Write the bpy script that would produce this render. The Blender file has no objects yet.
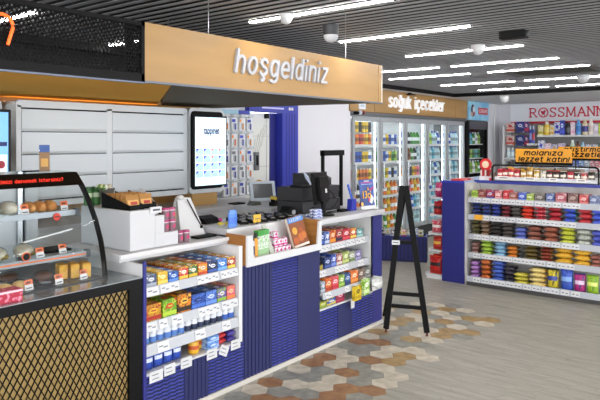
import bpy, math, random
from mathutils import Vector, Matrix
random.seed(7)
C = bpy.context.scene.collection
SC = bpy.context.scene
PI = math.pi
ORD = ['first','second','third','fourth','fifth','sixth','seventh','eighth','ninth','tenth','eleventh','twelfth',
       'thirteenth','fourteenth','fifteenth','sixteenth','seventeenth','eighteenth','nineteenth','twentieth']

# ------------------------------------------------------------------ materials
def lin(h):
    h = h.lstrip('#'); r = []
    for i in (0, 2, 4):
        c = int(h[i:i+2], 16) / 255
        r.append(c / 12.92 if c <= .04045 else ((c + .055) / 1.055) ** 2.4)
    return (*r, 1)
MC = {}
def M(h, rough=.45, metal=0.0, emit=0.0, spec=.5):
    k = (h, rough, metal, emit, spec)
    if k in MC: return MC[k]
    m = bpy.data.materials.new('colour_' + h.strip('#')); m.use_nodes = True
    b = m.node_tree.nodes['Principled BSDF']
    b.inputs['Base Color'].default_value = lin(h)
    b.inputs['Roughness'].default_value = rough
    b.inputs['Metallic'].default_value = metal
    b.inputs['Specular IOR Level'].default_value = spec
    if emit:
        b.inputs['Emission Color'].default_value = lin(h)
        b.inputs['Emission Strength'].default_value = emit
    MC[k] = m
    return m
def nodes(name):
    m = bpy.data.materials.new(name); m.use_nodes = True
    nt = m.node_tree
    return m, nt, nt.nodes['Principled BSDF']
def streaky(name, ca, cb, scale, rough=.5, bump=0, detail=4, lo=.35, hi=.65):
    """two-tone procedural grain: noise stretched by the per-axis scale"""
    m, nt, b = nodes(name)
    g = nt.nodes.new('ShaderNodeNewGeometry')
    mp = nt.nodes.new('ShaderNodeMapping'); mp.inputs['Scale'].default_value = scale
    n = nt.nodes.new('ShaderNodeTexNoise'); n.inputs['Detail'].default_value = detail; n.inputs['Scale'].default_value = 1
    r = nt.nodes.new('ShaderNodeValToRGB')
    r.color_ramp.elements[0].position = lo; r.color_ramp.elements[1].position = hi
    r.color_ramp.elements[0].color = lin(ca); r.color_ramp.elements[1].color = lin(cb)
    nt.links.new(g.outputs['Position'], mp.inputs['Vector']); nt.links.new(mp.outputs['Vector'], n.inputs['Vector'])
    nt.links.new(n.outputs['Fac'], r.inputs['Fac']); nt.links.new(r.outputs['Color'], b.inputs['Base Color'])
    b.inputs['Roughness'].default_value = rough
    return m
def glass(name, tint='#ffffff', refl=.10, rough=.03):
    m = bpy.data.materials.new(name); m.use_nodes = True
    nt = m.node_tree; nt.nodes.clear()
    o = nt.nodes.new('ShaderNodeOutputMaterial'); mx = nt.nodes.new('ShaderNodeMixShader')
    t = nt.nodes.new('ShaderNodeBsdfTransparent'); g = nt.nodes.new('ShaderNodeBsdfGlossy')
    lw = nt.nodes.new('ShaderNodeLayerWeight'); lw.inputs['Blend'].default_value = .25
    mu = nt.nodes.new('ShaderNodeMath'); mu.operation = 'MULTIPLY_ADD'
    mu.inputs[1].default_value = refl; mu.inputs[2].default_value = refl * .1
    t.inputs['Color'].default_value = lin(tint); g.inputs['Roughness'].default_value = rough
    nt.links.new(lw.outputs['Fresnel'], mu.inputs[0]); nt.links.new(mu.outputs[0], mx.inputs[0])
    nt.links.new(t.outputs[0], mx.inputs[1]); nt.links.new(g.outputs[0], mx.inputs[2])
    nt.links.new(mx.outputs[0], o.inputs[0])
    return m
WHITE = M('#d9d9d9', .5); WHITEG = M('#c9c9cb', .35); OFFW = M('#e4e4e2', .5); LGREY = M('#c4c6c8', .45)
STEEL = M('#b9bcbf', .25, .9); DSTEEL = M('#7d8184', .3, .8); BLACK = M('#080809', .4, 0, 0, .2); BLACKM = M('#080808', .6, 0, 0, .2)
DGREY = M('#2c2c2e', .5); GREY = M('#6e7073', .5)
BLUE = M('#26297a', .45); NAVY = M('#1f2559', .55); COBALT = M('#2a35a4', .45)
GOLD = streaky('gold_board', '#a17c47', '#ad8751', (1.2, 1.2, 7), .38, detail=3)
GOLDW = streaky('honey_wood', '#b07f3f', '#bf8f4e', (1.5, 1.5, 14), .4)
WOODEDGE = streaky('box_wood', '#9c6428', '#b0793a', (3, 3, 30), .5)
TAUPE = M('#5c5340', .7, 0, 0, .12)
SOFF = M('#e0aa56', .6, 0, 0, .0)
GLASS = glass('clear_glass', '#fbfdfd', .09); CGLASS = glass('cooler_glass', '#fafcfc', .06); PLAST = glass('clear_plastic', '#f2f4f4', .35, .15)
LED = M('#fffaf6', .5, 0, 52.0); LEDC = M('#f6fbff', .5, 0, 5.0); LEDW = M('#ffd9a8', .5, 0, 2.5)

# ------------------------------------------------------------------ mesh builder
WORLD = {}
class MB:
    def __init__(s): s.v = []; s.f = []; s.mi = []; s.sm = []; s.mats = []
    def mat(s, m):
        if m not in s.mats: s.mats.append(m)
        return s.mats.index(m)
    def raw(s, vs, fs, m, smooth=False):
        o = len(s.v); k = s.mat(m)
        s.v += [Vector(v) for v in vs]
        for f in fs: s.f.append([o + i for i in f]); s.mi.append(k); s.sm.append(smooth)
        return s
    def box(s, x0, x1, y0, y1, z0, z1, m):
        v = [(x, y, z) for z in (z0, z1) for y in (y0, y1) for x in (x0, x1)]
        return s.raw(v, [(0,2,3,1),(4,5,7,6),(0,1,5,4),(2,6,7,3),(0,4,6,2),(1,3,7,5)], m)
    def quad(s, a, b, c, d, m): return s.raw([a, b, c, d], [(0,1,2,3)], m)
    def prism(s, pts, d, m, smooth=False):
        """polygon pts (3D, planar) swept by vector d"""
        n = len(pts); d = Vector(d)
        v = [Vector(p) for p in pts] + [Vector(p) + d for p in pts]
        k = len(s.v)
        s.raw(v, [list(range(n))[::-1], list(range(n, 2*n))], m)
        s.raw(v, [(i, (i+1) % n, n + (i+1) % n, n + i) for i in range(n)], m, smooth)
        return s
    def lathe(s, prof, c, m, n=12, axis='z', smooth=True):
        """prof: (r, h) or (r, h, material) for the band above that ring"""
        cx, cy, cz = c
        def pt(r, h, a):
            if axis == 'z': return (cx + r*math.cos(a), cy + r*math.sin(a), cz + h)
            if axis == 'y': return (cx + r*math.cos(a), cy + h, cz + r*math.sin(a))
            return (cx + h, cy + r*math.cos(a), cz + r*math.sin(a))
        rings = [[pt(max(p[0], 1e-4), p[1], 2*PI*i/n) for i in range(n)] for p in prof]
        for i in range(len(prof) - 1):
            mm = prof[i][2] if len(prof[i]) > 2 and prof[i][2] else m
            s.raw(rings[i] + rings[i+1], [(j, (j+1) % n, n + (j+1) % n, n + j) for j in range(n)], mm, smooth)
        s.raw(rings[0], [list(range(n))[::-1]], prof[0][2] if len(prof[0]) > 2 and prof[0][2] else m)
        s.raw(rings[-1], [list(range(n))], prof[-2][2] if len(prof[-2]) > 2 and prof[-2][2] else m)
        return s
    def cyl(s, c, r, h, m, n=14, axis='z'): return s.lathe([(r, 0), (r, h)], c, m, n, axis)
    def tube(s, pts, r, m, n=7):
        P = [Vector(p) for p in pts]; rings = []
        for i, p in enumerate(P):
            t = (P[min(i+1, len(P)-1)] - P[max(i-1, 0)]).normalized()
            a = t.cross(Vector((0, 0, 1)))
            if a.length < 1e-3: a = t.cross(Vector((1, 0, 0)))
            a.normalize(); b = t.cross(a)
            rings.append([p + r*(a*math.cos(2*PI*k/n) + b*math.sin(2*PI*k/n)) for k in range(n)])
        for i in range(len(P)-1):
            s.raw(rings[i] + rings[i+1], [(j, (j+1) % n, n + (j+1) % n, n + j) for j in range(n)], m, True)
        s.raw(rings[0], [list(range(n))], m); s.raw(rings[-1], [list(range(n))[::-1]], m)
        return s
    def bar(s, a, b, w, d, m, side=None):
        """rectangular bar from a to b, w across 'side', d across the other"""
        a = Vector(a); b = Vector(b); t = (b - a).normalized()
        u = Vector(side).normalized() if side else t.cross(Vector((0, 0, 1))).normalized()
        u = (u - t * u.dot(t)).normalized(); q = t.cross(u)
        v = [p + u*w/2*i + q*d/2*j for p in (a, b) for i, j in ((-1,-1),(1,-1),(1,1),(-1,1))]
        return s.raw(v, [(0,1,2,3),(7,6,5,4),(0,4,5,1),(1,5,6,2),(2,6,7,3),(3,7,4,0)], m)
    def ball(s, c, r, m, sx=1, sy=1, sz=1, n=12, k=8, half=False):
        prof = []
        a0 = 0 if half else -PI/2
        for i in range(k + 1):
            a = a0 + (PI/2 - a0) * i / k
            prof.append((r*math.cos(a), r*math.sin(a)))
        o = len(s.v); s.lathe(prof, (0, 0, 0), m, n)
        for i in range(o, len(s.v)):
            p = s.v[i]; s.v[i] = Vector((p.x*sx + c[0], p.y*sy + c[1], p.z*sz + c[2]))
        return s
    def xf(s, mat, start=0):
        for i in range(start, len(s.v)): s.v[i] = mat @ s.v[i]
        return s
    def build(s, name, parent=None, bevel=0, label=None, org=None):
        xs = [v.x for v in s.v]; ys = [v.y for v in s.v]; zs = [v.z for v in s.v]
        o0 = Vector(((min(xs)+max(xs))/2, (min(ys)+max(ys))/2, min(zs)))
        if org is not None: o0 = Vector(org)
        me = bpy.data.meshes.new(name)
        me.from_pydata([tuple(v - o0) for v in s.v], [], s.f)
        for m in s.mats: me.materials.append(m)
        me.polygons.foreach_set('material_index', s.mi); me.polygons.foreach_set('use_smooth', s.sm)
        me.update()
        import bmesh
        bm = bmesh.new(); bm.from_mesh(me); bmesh.ops.recalc_face_normals(bm, faces=bm.faces[:]); bm.to_mesh(me); bm.free()
        ob = bpy.data.objects.new(name, me); C.objects.link(ob)
        if parent:
            ob.parent = parent; ob.location = o0 - WORLD[parent.name]
        else: ob.location = o0
        WORLD[ob.name] = o0
        if label: ob['label'] = label
        if bevel:
            md = ob.modifiers.new('soft_edges', 'BEVEL'); md.width = bevel; md.segments = 2; md.limit_method = 'ANGLE'
        return ob
def tag(o, label=None, cat=None, group=None, kind=None):
    if label: o['label'] = label
    if cat: o['category'] = cat
    if group: o['group'] = group
    if kind: o['kind'] = kind
    return o
def thing(name, label, cat, loc=(0, 0, 0), group=None):
    o = bpy.data.objects.new(name, None); C.objects.link(o); o.location = loc; o.empty_display_size = .05
    WORLD[o.name] = Vector(loc)
    return tag(o, label, cat, group)
def struct(mb, name, bevel=0): return tag(mb.build(name, None, bevel), kind='structure')
def one(mb, name, label, cat, group=None, bevel=0): return tag(mb.build(name, None, bevel), label, cat, group)
def copy_tree(o, parent=None):
    c = o.copy(); C.objects.link(c)
    if parent:
        c.parent = parent
    for ch in o.children: copy_tree(ch, c)
    return c
PROTO = {}
def place(key, maker, loc, rz, label, cat, group=None, sc=1.0):
    """first use keeps the freshly built thing itself, later ones copy it with its parts"""
    if key not in PROTO: o = PROTO[key] = maker()
    else: o = copy_tree(PROTO[key])
    o.location = (loc[0], loc[1], loc[2] + .0008); o.rotation_euler = (0, 0, rz)
    for k in ('group',):
        if k in o.keys(): del o[k]
    return tag(o, label, cat, group)
def txt(s, org, u, W, H, depth, m, name='lettering', parent=None, bold=0.0, shear=0.0, mb=None, up=(0, 0, 1), dy=0):
    cu = bpy.data.curves.new('t', 'FONT'); cu.body = s; cu.size = 1; cu.extrude = .05; cu.offset = bold; cu.shear = shear; cu.resolution_u = 4
    ob = bpy.data.objects.new('t', cu); me = bpy.data.meshes.new_from_object(ob)
    vs = [v.co.copy() for v in me.vertices]; fs = [list(p.vertices) for p in me.polygons]
    bpy.data.objects.remove(ob); bpy.data.curves.remove(cu); bpy.data.meshes.remove(me)
    x0 = min(v.x for v in vs); x1 = max(v.x for v in vs); y0 = min(v.y for v in vs); y1 = max(v.y for v in vs)
    u = Vector(u).normalized(); up = Vector(up).normalized(); n = u.cross(up); org = Vector(org)
    if W is None: W = H * (x1 - x0) / (y1 - y0)
    out = [org + u*((v.x-x0)/(x1-x0)*W) + up*((v.y-y0)/(y1-y0)*H) + n*((v.z+.05)/.1*depth) for v in vs]
    q = mb or MB(); q.raw(out, fs, m)
    return q if mb else q.build(name, parent)

# rounded monoline lettering: glyphs as polylines, x-height 1
def _arc(cx, cy, rx, ry, a0=0, a1=360, n=14):
    return [(cx + rx*math.cos(math.radians(a0 + (a1-a0)*i/n)), cy + ry*math.sin(math.radians(a0 + (a1-a0)*i/n))) for i in range(n+1)]
def glyph(c, asc=1.3):
    ced = [(.34, 0), (.34, -.16), (.44, -.24), (.36, -.36), (.22, -.36)]
    arch = [(0, .55), (.06, .8), (.2, .96), (.38, 1), (.56, .95), (.66, .8), (.68, .55), (.68, 0)]
    S_ = [(.60, .84), (.46, .98), (.22, 1), (.06, .88), (.05, .7), (.18, .56), (.44, .46), (.60, .32), (.60, .14), (.44, .01), (.18, 0), (.02, .14)]
    C_ = [(.62, .84), (.5, .97), (.34, 1), (.12, .9), (.0, .62), (0, .38), (.12, .1), (.34, 0), (.5, .03), (.62, .16)]
    bowl = _arc(.36, .5, .36, .5)
    D = {'o': ([_arc(.38, .5, .38, .5)], .76), 'h': ([[(0, 0), (0, asc)], arch], .68), 'n': ([[(0, 0), (0, 1)], arch], .68),
     's': ([S_], .62), 'ş': ([S_, ced], .62), 'c': ([C_], .62), 'ç': ([C_, ced], .62),
     'g': ([bowl, [(.72, 1), (.72, -.12), (.6, -.34), (.34, -.4), (.1, -.32)]], .72), 'ğ': ([bowl, [(.72, 1), (.72, -.12), (.6, -.34), (.34, -.4), (.1, -.32)], [(.14, asc+.04), (.22, asc-.1), (.46, asc-.1), (.54, asc+.04)]], .72),
     'e': ([[(.06, .5), (.72, .5), (.72, .66), (.6, .92), (.38, 1), (.16, .92), (.02, .66), (0, .42), (.1, .14), (.3, 0), (.5, 0), (.68, .1)]], .72),
     'l': ([[(0, 0), (0, asc)]], .02), 'd': ([bowl, [(.72, 0), (.72, asc)]], .72), 'a': ([bowl, [(.72, 0), (.72, 1)]], .72),
     'i': ([[(0, 0), (0, .94)], [(0, asc), (0.001, asc)]], .02), 'ı': ([[(0, 0), (0, 1)]], .02), 'z': ([[(.04, 1), (.62, 1), (.02, 0), (.64, 0)]], .64),
     'u': ([[(0, 1), (0, .36), (.08, .1), (.28, 0), (.5, .06), (.66, .3)], [(.68, 1), (.68, 0)]], .68), 'k': ([[(0, 0), (0, asc)], [(.58, 1), (.03, .42)], [(.2, .58), (.62, 0)]], .62),
     'r': ([[(0, 0), (0, 1)], [(0, .55), (.1, .85), (.28, .98), (.42, .97)]], .42), 't': ([[(.18, asc), (.18, .25), (.28, .03), (.46, 0)], [(0, 1), (.46, 1)]], .46),
     'm': ([[(0, 0), (0, 1)], [(0, .6), (.1, .9), (.28, 1), (.44, .9), (.48, .6), (.48, 0)], [(.48, .6), (.58, .9), (.76, 1), (.92, .9), (.96, .6), (.96, 0)]], .96),
     '?': ([[(0, asc-.2), (.1, asc), (.34, asc), (.44, asc-.25), (.22, .65), (.22, .42)], [(.22, .03), (.221, .03)]], .44),
     '!': ([[(0, .38), (.02, asc)], [(0, .02), (0.001, .02)]], .04), ' ': ([], .3),
     'R': ([[(0, 0), (0, 1)], [(0, 1), (.36, 1), (.54, .9), (.54, .62), (.36, .5), (0, .5)], [(.28, .5), (.66, 0)], [(-.1, 0), (.1, 0)], [(-.1, 1), (.1, 1)], [(.6, 0), (.74, 0)]], .68),
     'S': ([S_, [(.60, .80), (.60, .98)], [(.02, .02), (.02, .2)]], .62), 'M': ([[(.02, 0), (.08, 1), (.46, .08), (.84, 1), (.90, 0)], [(-.08, 0), (.12, 0)], [(.80, 0), (1.0, 0)], [(-.02, 1), (.1, 1)], [(.82, 1), (.94, 1)]], .92),
     'A': ([[(0, 0), (.38, 1), (.76, 0)], [(.14, .36), (.62, .36)], [(-.1, 0), (.1, 0)], [(.66, 0), (.86, 0)]], .76), 'N': ([[(0, 0), (0, 1), (.64, 0), (.64, 1)], [(-.1, 0), (.1, 0)], [(-.1, 1), (.06, 1)], [(.54, 1), (.74, 1)]], .66)}
    return D[c]
def strokes(string, org, u, W, xh, wt, depth, m, gap=.34, asc=1.3, shear=0.0, mb=None, up=(0, 0, 1), each=None):
    """lettering built of round-ended strokes; W overall width, xh x-height, wt stroke width (all metres)"""
    u = Vector(u).normalized(); up = Vector(up).normalized(); n = u.cross(up); org = Vector(org); q = mb or MB()
    x = 0; lay = []; cnt = 0
    for c in string:
        ln, adv = glyph(c, asc); lay.append((x, ln)); x += adv + gap
    tot = x - gap; sx = (W - wt) / tot
    def P(px, py): return (px*sx + wt/2 + shear*py*xh, py*(xh - wt) + wt/2)
    def T(p, d): return org + u*p[0] + up*p[1] + n*d
    for x0, lines in lay:
        if each and lines: q = MB()
        for ln in lines:
            pts = [P(x0 + a, b) for a, b in ln]
            for i, (a, b) in enumerate(zip(pts, pts[1:])):
                dx, dy = b[0]-a[0], b[1]-a[1]; l = math.hypot(dx, dy) or 1e-9
                nx, ny = -dy/l*wt/2, dx/l*wt/2
                cnt += 1; dd = depth*(1 - .006*(cnt % 20))
                if l > 1e-4: q.prism([T((a[0]+nx, a[1]+ny), 0), T((a[0]-nx, a[1]-ny), 0), T((b[0]-nx, b[1]-ny), 0), T((b[0]+nx, b[1]+ny), 0)], n*dd, m)
            if len(pts) == 2 and math.hypot(pts[0][0]-pts[1][0], pts[0][1]-pts[1][1]) < wt*.2: pts = pts[:1]
            for a in pts:
                cnt += 1; dd = depth*(1 - .006*(cnt % 20))
                q.prism([T((a[0] + wt/2*math.cos(k*PI/4), a[1] + wt/2*math.sin(k*PI/4)), 0) for k in range(8)], n*dd, m)
        if each and lines: q.build('letter', each)
    return q
# ------------------------------------------------------------------ packaging
def dull(a, k):
    a = a.lstrip('#'); return '#' + ''.join('%02x' % max(0, min(255, int(int(a[i:i+2], 16) * k))) for i in (0, 2, 4))
def pm(h): return M(h, .4)
PRN = {}
def printed(c1, c2, c3, sc=26):
    """printed film or board: blotches of the second and third ink on the base colour"""
    k = (c1, c2, c3, sc)
    if k in PRN: return PRN[k]
    m, nt, b = nodes('print_' + c1.strip('#')); b.inputs['Roughness'].default_value = .38
    tc = nt.nodes.new('ShaderNodeTexCoord'); n = nt.nodes.new('ShaderNodeTexNoise'); n.inputs['Scale'].default_value = sc; n.inputs['Detail'].default_value = 2.5; n.inputs['Distortion'].default_value = .6
    r = nt.nodes.new('ShaderNodeValToRGB'); r.color_ramp.interpolation = 'CONSTANT'
    e = r.color_ramp.elements; e[0].position = 0; e[0].color = lin(dull(c1, .7)); e[1].position = .38; e[1].color = lin(c1)
    q = e.new(.53); q.color = lin(c2); q = e.new(.60); q.color = lin(c1); q = e.new(.66); q.color = lin(c3)
    nt.links.new(tc.outputs['Object'], n.inputs['Vector']); nt.links.new(n.outputs['Fac'], r.inputs['Fac']); nt.links.new(r.outputs['Color'], b.inputs['Base Color'])
    PRN[k] = m
    return m
def carton(w, d, h, c1, c2, c3='#f0f0f0', name='carton'):
    """printed carton: coloured body, band and an oval badge on front and top"""
    b = MB(); w2 = w/2
    b.box(-w2, w2, 0, d, 0, h, printed(c1, c2, c3))
    e = .0015
    b.box(-w2*1.001, w2*1.001, -e, d+e, h*.12, h*.34, pm(c2))
    ov = [(w*.27*math.cos(2*PI*i/10), -e*2, h*.64 + h*.15*math.sin(2*PI*i/10)) for i in range(10)]
    b.prism(ov, (0, e*1.5, 0), pm(c3))
    ov = [(w*.22*math.cos(2*PI*i/10), d*.5 + d*.2*math.sin(2*PI*i/10), h + e) for i in range(10)]
    b.prism(ov, (0, 0, -e*.8), pm(c3))
    b.box(-w*.16, w*.16, -e*3, -e*1.9, h*.60, h*.68, pm(c2))
    b.box(-w*.46, w*.46, d*.06, d*.16, h, h + e, pm(c2))
    return b
def pillow(w, d, h, c1, c2, c3='#f4f0e0'):
    """flow-wrapped bar lying flat, front edge at y=0, crimped ends"""
    xs = [-.5, -.47, -.42, -.3, -.1, .1, .3, .42, .47, .5]; hs = [.12, .12, .45, .9, 1, 1, .9, .45, .12, .12]
    n = 10; rings = []
    for x, k in zip(xs, hs):
        rings.append([(x*w, d/2 + d/2*math.copysign(abs(math.cos(a))**.7, math.cos(a)), h/2 + h/2*k*math.copysign(abs(math.sin(a))**.8, math.sin(a)))
                      for a in [2*PI*i/n for i in range(n)]])
    b = MB(); cols = [c1, c1, c1, c2, c2, c3, c2, c1, c1]
    for i in range(9):
        b.raw(rings[i] + rings[i+1], [(j, (j+1) % n, n + (j+1) % n, n + j) for j in range(n)], printed(c2, c1, c3, 16) if 2 <= i <= 6 else pm(cols[i]), True)
    b.raw(rings[0], [list(range(n))], pm(c1)); b.raw(rings[-1], [list(range(n))], pm(c1))
    return b
def bag(w, d, h, c1, c2, c3='#f4f4f4'):
    """upright crimped pouch, belly at mid height, printed badge"""
    zs = [0, .04, .1, .25, .45, .65, .82, .93, .96, 1.0]; ks = [.15, .3, .7, 1, 1, .9, .65, .2, .06, .06]; ws = [.94, .96, .95, .93, .92, .93, .96, .99, 1, 1]
    n = 12; rings = []
    for z, k, q in zip(zs, ks, ws):
        rings.append([(w/2*q*math.copysign(abs(math.cos(a))**.8, math.cos(a)), d/2 + d/2*k*math.sin(a), z*h) for a in [2*PI*i/n for i in range(n)]])
    b = MB(); cols = [c2, c2, c2, c1, c3, c1, c1, c2, c2]
    for i in range(9):
        for j in range(n):
            col = cols[i] if not (i == 4 and not (7 <= j <= 10)) else c1
            mm = printed(c1, c2, c3, 15) if 2 <= i <= 6 and col != c3 else pm(col)
            b.raw([rings[i][j], rings[i][(j+1) % n], rings[i+1][(j+1) % n], rings[i+1][j]], [(0,1,2,3)], mm, True)
    b.raw(rings[0], [list(range(n))], pm(c2)); b.raw(rings[-1], [list(range(n))], pm(c2))
    return b
def can(r, h, c1, c2):
    return MB().lathe([(r*.82, 0, M('#c8c8c8', .3, .8)), (r, h*.05, pm(c1)), (r, h*.3, pm(c2)), (r, h*.62, pm(c1)), (r, h*.9, M('#c8c8c8', .3, .8)), (r*.82, h*.97, M('#c8c8c8', .3, .8)), (r*.8, h)], (0, 0, 0), pm(c1), 10)
def bottle(r, h, liq, lab, cap):
    l = pm(liq)
    return MB().lathe([(r*.9, 0, l), (r, h*.04, l), (r, h*.28, pm(lab)), (r, h*.52, l), (r*.98, h*.62, l), (r*.45, h*.84, l), (r*.38, h*.9, pm(cap)), (r*.42, h*.91, pm(cap)), (r*.42, h)], (0, 0, 0), l, 10)
def flacon(w, d, h, body, lab, cap, cr=.5):
    """oval cosmetic bottle with a flip cap"""
    b = MB().lathe([(.46, 0, pm(body)), (.5, h*.03, pm(body)), (.5, h*.2, pm(lab)), (.5, h*.58, pm(body)), (.49, h*.72, pm(body)), (cr*.62, h*.8, pm(cap)), (cr*.6, h*.81, pm(cap)), (cr*.56, h)], (0, 0, 0), pm(body), 12)
    for v in b.v: v.x *= w; v.y = v.y*d + d/2
    return b
def mk(b, name):
    def f():
        return b().build(name, org=(0, 0, 0))
    return f

# ================================================================== SETTING
# hexagon floor: rows along x (pitch .162), row step .160 in y
HX, HY, Y00, X00 = .162, .160, 2.858, 3.083
MOS = {-3:{}, -2:{14:'W',15:'T',16:'G'}, -1:{9:'G',10:'W',11:'G',12:'W',13:'G',14:'G',15:'W',16:'W'},
 0:{-2:'W',-1:'G',0:'W',1:'O',2:'G',3:'W',4:'O',5:'O',6:'W',7:'G',8:'O',9:'W',10:'T',11:'W',12:'T',13:'T',14:'W',15:'T',16:'G',17:'W'},
 1:{-3:'G',-2:'W',-1:'O',0:'G',1:'W',2:'G',3:'G',4:'W',5:'W',6:'G',7:'G',8:'O',9:'G',10:'G',11:'G',12:'G',13:'W',14:'G',15:'W',16:'T',17:'G'},
 2:{-2:'W',-1:'G',0:'O',1:'G',2:'W',3:'W',4:'O',5:'G',6:'O',7:'W',8:'W',9:'G',10:'T',11:'W',12:'W',13:'G',14:'T',15:'W',16:'G',17:'W'},
 3:{-1:'G',0:'O',1:'O',2:'O',3:'G',4:'G',5:'W',6:'T',7:'T',8:'W',9:'G',10:'W',11:'T',12:'T',13:'W',14:'G',15:'T'},
 4:{0:'W',1:'G',2:'G',3:'O',4:'W',5:'W',8:'W',12:'G',13:'T',15:'W',16:'T'}}
def floor_mat():
    m, nt, b = nodes('grey_wood_tile')
    g = nt.nodes.new('ShaderNodeNewGeometry'); at = nt.nodes.new('ShaderNodeAttribute'); at.attribute_name = 'tone'
    mp = nt.nodes.new('ShaderNodeMapping'); mp.inputs['Scale'].default_value = (22, 2.2, 1)
    add = nt.nodes.new('ShaderNodeVectorMath'); add.operation = 'MULTIPLY_ADD'; add.inputs[1].default_value = (3, 3, 3)
    n = nt.nodes.new('ShaderNodeTexNoise'); n.inputs['Scale'].default_value = 1; n.inputs['Detail'].default_value = 6; n.inputs['Roughness'].default_value = .65
    r = nt.nodes.new('ShaderNodeValToRGB'); r.color_ramp.elements[0].position = .28; r.color_ramp.elements[1].position = .72
    r.color_ramp.elements[0].color = lin('#88857a'); r.color_ramp.elements[1].color = lin('#b3afa2')
    nt.links.new(at.outputs['Color'], add.inputs[0]); nt.links.new(g.outputs['Position'], mp.inputs['Vector']); nt.links.new(mp.outputs['Vector'], add.inputs[2])
    nt.links.new(add.outputs[0], n.inputs['Vector']); nt.links.new(n.outputs['Fac'], r.inputs['Fac'])
    nt.links.new(r.outputs['Color'], b.inputs['Base Color']); b.inputs['Roughness'].default_value = .42
    return m
def tile_mat(name, a, c): return streaky(name, a, c, (14, 14, 14), .45, detail=5)
TM = {'W': tile_mat('cream_tile', '#b9b09c', '#cfc7b4'), 'O': tile_mat('terracotta_tile', '#8a6040', '#a27a50'),
      'T': tile_mat('tan_tile', '#957848', '#b0925e'), 'G': tile_mat('grey_green_tile', '#82827a', '#9a998e')}
def build_floor():
    v = []; f = []; mi = []; tone = []
    mats = [floor_mat(), TM['W'], TM['O'], TM['T'], TM['G'], M('#857f72', .7)]
    q = .0007; a = HX/2 - q; t = HY*2/3 - q; s = HY/3 - q*.6
    for j in range(-22, 42):
        for i in range(-32, 70):
            cx = X00 + HX*i + (HX/2 if j % 2 else 0); cy = Y00 - HY*j
            k = MOS.get(j, {}).get(i, None)
            o = len(v)
            v += [(cx, cy+t, 0), (cx-a, cy+s, 0), (cx-a, cy-s, 0), (cx, cy-t, 0), (cx+a, cy-s, 0), (cx+a, cy+s, 0)]
            f.append([o, o+1, o+2, o+3, o+4, o+5]); mi.append({'W':1,'O':2,'T':3,'G':4}.get(k, 0))
            # wood-look planks: several tiles in a line share one tone
            random.seed(hash((i//3 + 7*(j//9), (j + 2*i)//11)) & 0xffff)
            c = random.random(); tone += [c]*6
    o = len(v)
    v += [(-6, -7, -.0015), (16, -7, -.0015), (16, 7, -.0015), (-6, 7, -.0015)]; f.append([o, o+1, o+2, o+3]); mi.append(5); tone += [0]*4
    me = bpy.data.meshes.new('floor'); me.from_pydata(v, [], f)
    for m in mats: me.materials.append(m)
    me.polygons.foreach_set('material_index', mi)
    at = me.color_attributes.new('tone', 'FLOAT_COLOR', 'POINT')
    for i, c in enumerate(tone): at.data[i].color = (c, c*.7, 0, 1)
    ob = bpy.data.objects.new('floor', me); C.objects.link(ob); ob['kind'] = 'structure'
build_floor(); random.seed(11)

ZC = 2.55
SLAT = M('#98989a', .5, 0); PLEN = M('#060607', .9)
b = MB(); b.box(-6, 10.52, -7, 5.0, 2.80, 2.84, PLEN)
x = -3.0
while x < 10.5:
    b.box(x, x + .038, -7, 4.77, ZC, ZC + .004, SLAT); x += .09
b.box(10.5, 10.53, -7, 4.8, 2.49, 2.8, BLACKM); b.box(-3, 10.53, 4.77, 4.8, 2.49, 2.8, BLACKM)
struct(b, 'ceiling')
GYP = M('#d9d9dc', .7)
b = MB(); b.box(10.53, 13.4, -7, 5.8, 2.49, 2.53, GYP); b.box(4.0, 10.53, 4.8, 5.8, 2.49, 2.53, GYP); struct(b, 'trim_1')
b = MB(); b.box(-3, 4.52, 5.0, 5.1, 0, 2.09, GOLDW); b.box(-3, 4.52, 5.0, 5.1, 2.09, 2.8, M('#1c1c1d', .8)); struct(b, 'wall_back')
WALLW = M('#d6d6db', .6)
b = MB(); b.box(4.52, 5.24, 5.0, 5.1, 0, 2.8, WALLW); b.box(6.14, 7.44, 5.0, 5.1, 0, 2.8, WALLW); b.box(5.24, 6.14, 5.0, 5.1, 2.16, 2.8, WALLW)
b.box(7.36, 7.44, 5.1, 5.75, 0, 2.8, WALLW); struct(b, 'wall_partition')
b = MB(); b.box(7.36, 12.7, 5.75, 5.85, 0, 2.8, WALLW); struct(b, 'wall_rear')
b = MB(); b.box(12.62, 13.4, 5.0, 5.75, 0, 2.49, WALLW); b.box(13.0, 13.02, 4.985, 5.0, 0, 2.49, OFFW); struct(b, 'wall_pillar')
b = MB(); b.box(13.3, 13.4, -7, 5.0, 0, 2.49, WALLW); struct(b, 'wall_far')
# blue portal with the pale sliding door
b = MB(); b.box(5.23, 6.14, 4.93, 5.02, 2.04, 2.16, COBALT); b.box(5.83, 6.14, 4.93, 5.12, 0, 2.04, COBALT);
b.box(5.72, 5.83, 5.04, 5.12, 0, 2.04, BLUE)
for k in range(4): b.box(5.9 + k*.055, 5.915 + k*.055, 4.927, 4.935, 0, 2.04, BLUE)
b.box(5.95, 5.985, 4.925, 4.93, 2.08, 2.115, WHITE); b.box(6.0, 6.035, 4.925, 4.93, 2.08, 2.115, WHITE)
b.box(5.45, 5.85, 4.925, 4.93, 2.085, 2.105, M('#c8ccf0'))
struct(b, 'trim_2')
DOORM = M('#dfe0da', .35)
b = MB(); b.box(5.1, 5.74, 5.05, 5.09, 0.0, 2.03, DOORM)
for z in (.5, 1.0, 1.38, 1.75): b.box(5.1, 5.74, 5.046, 5.05, z, z + .006, M('#b8b9b4'))
for xx in (5.17, 5.66): b.box(xx, xx + .006, 5.046, 5.05, 0, 2.03, M('#b8b9b4'))
for k in range(7): b.bar((5.2 + k*.06, 5.047, .9 + .12*k), (5.35 + k*.055, 5.047, 1.6 + .06*k), .005, .004, M('#d3d3cb'), (1, 0, 0))
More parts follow.
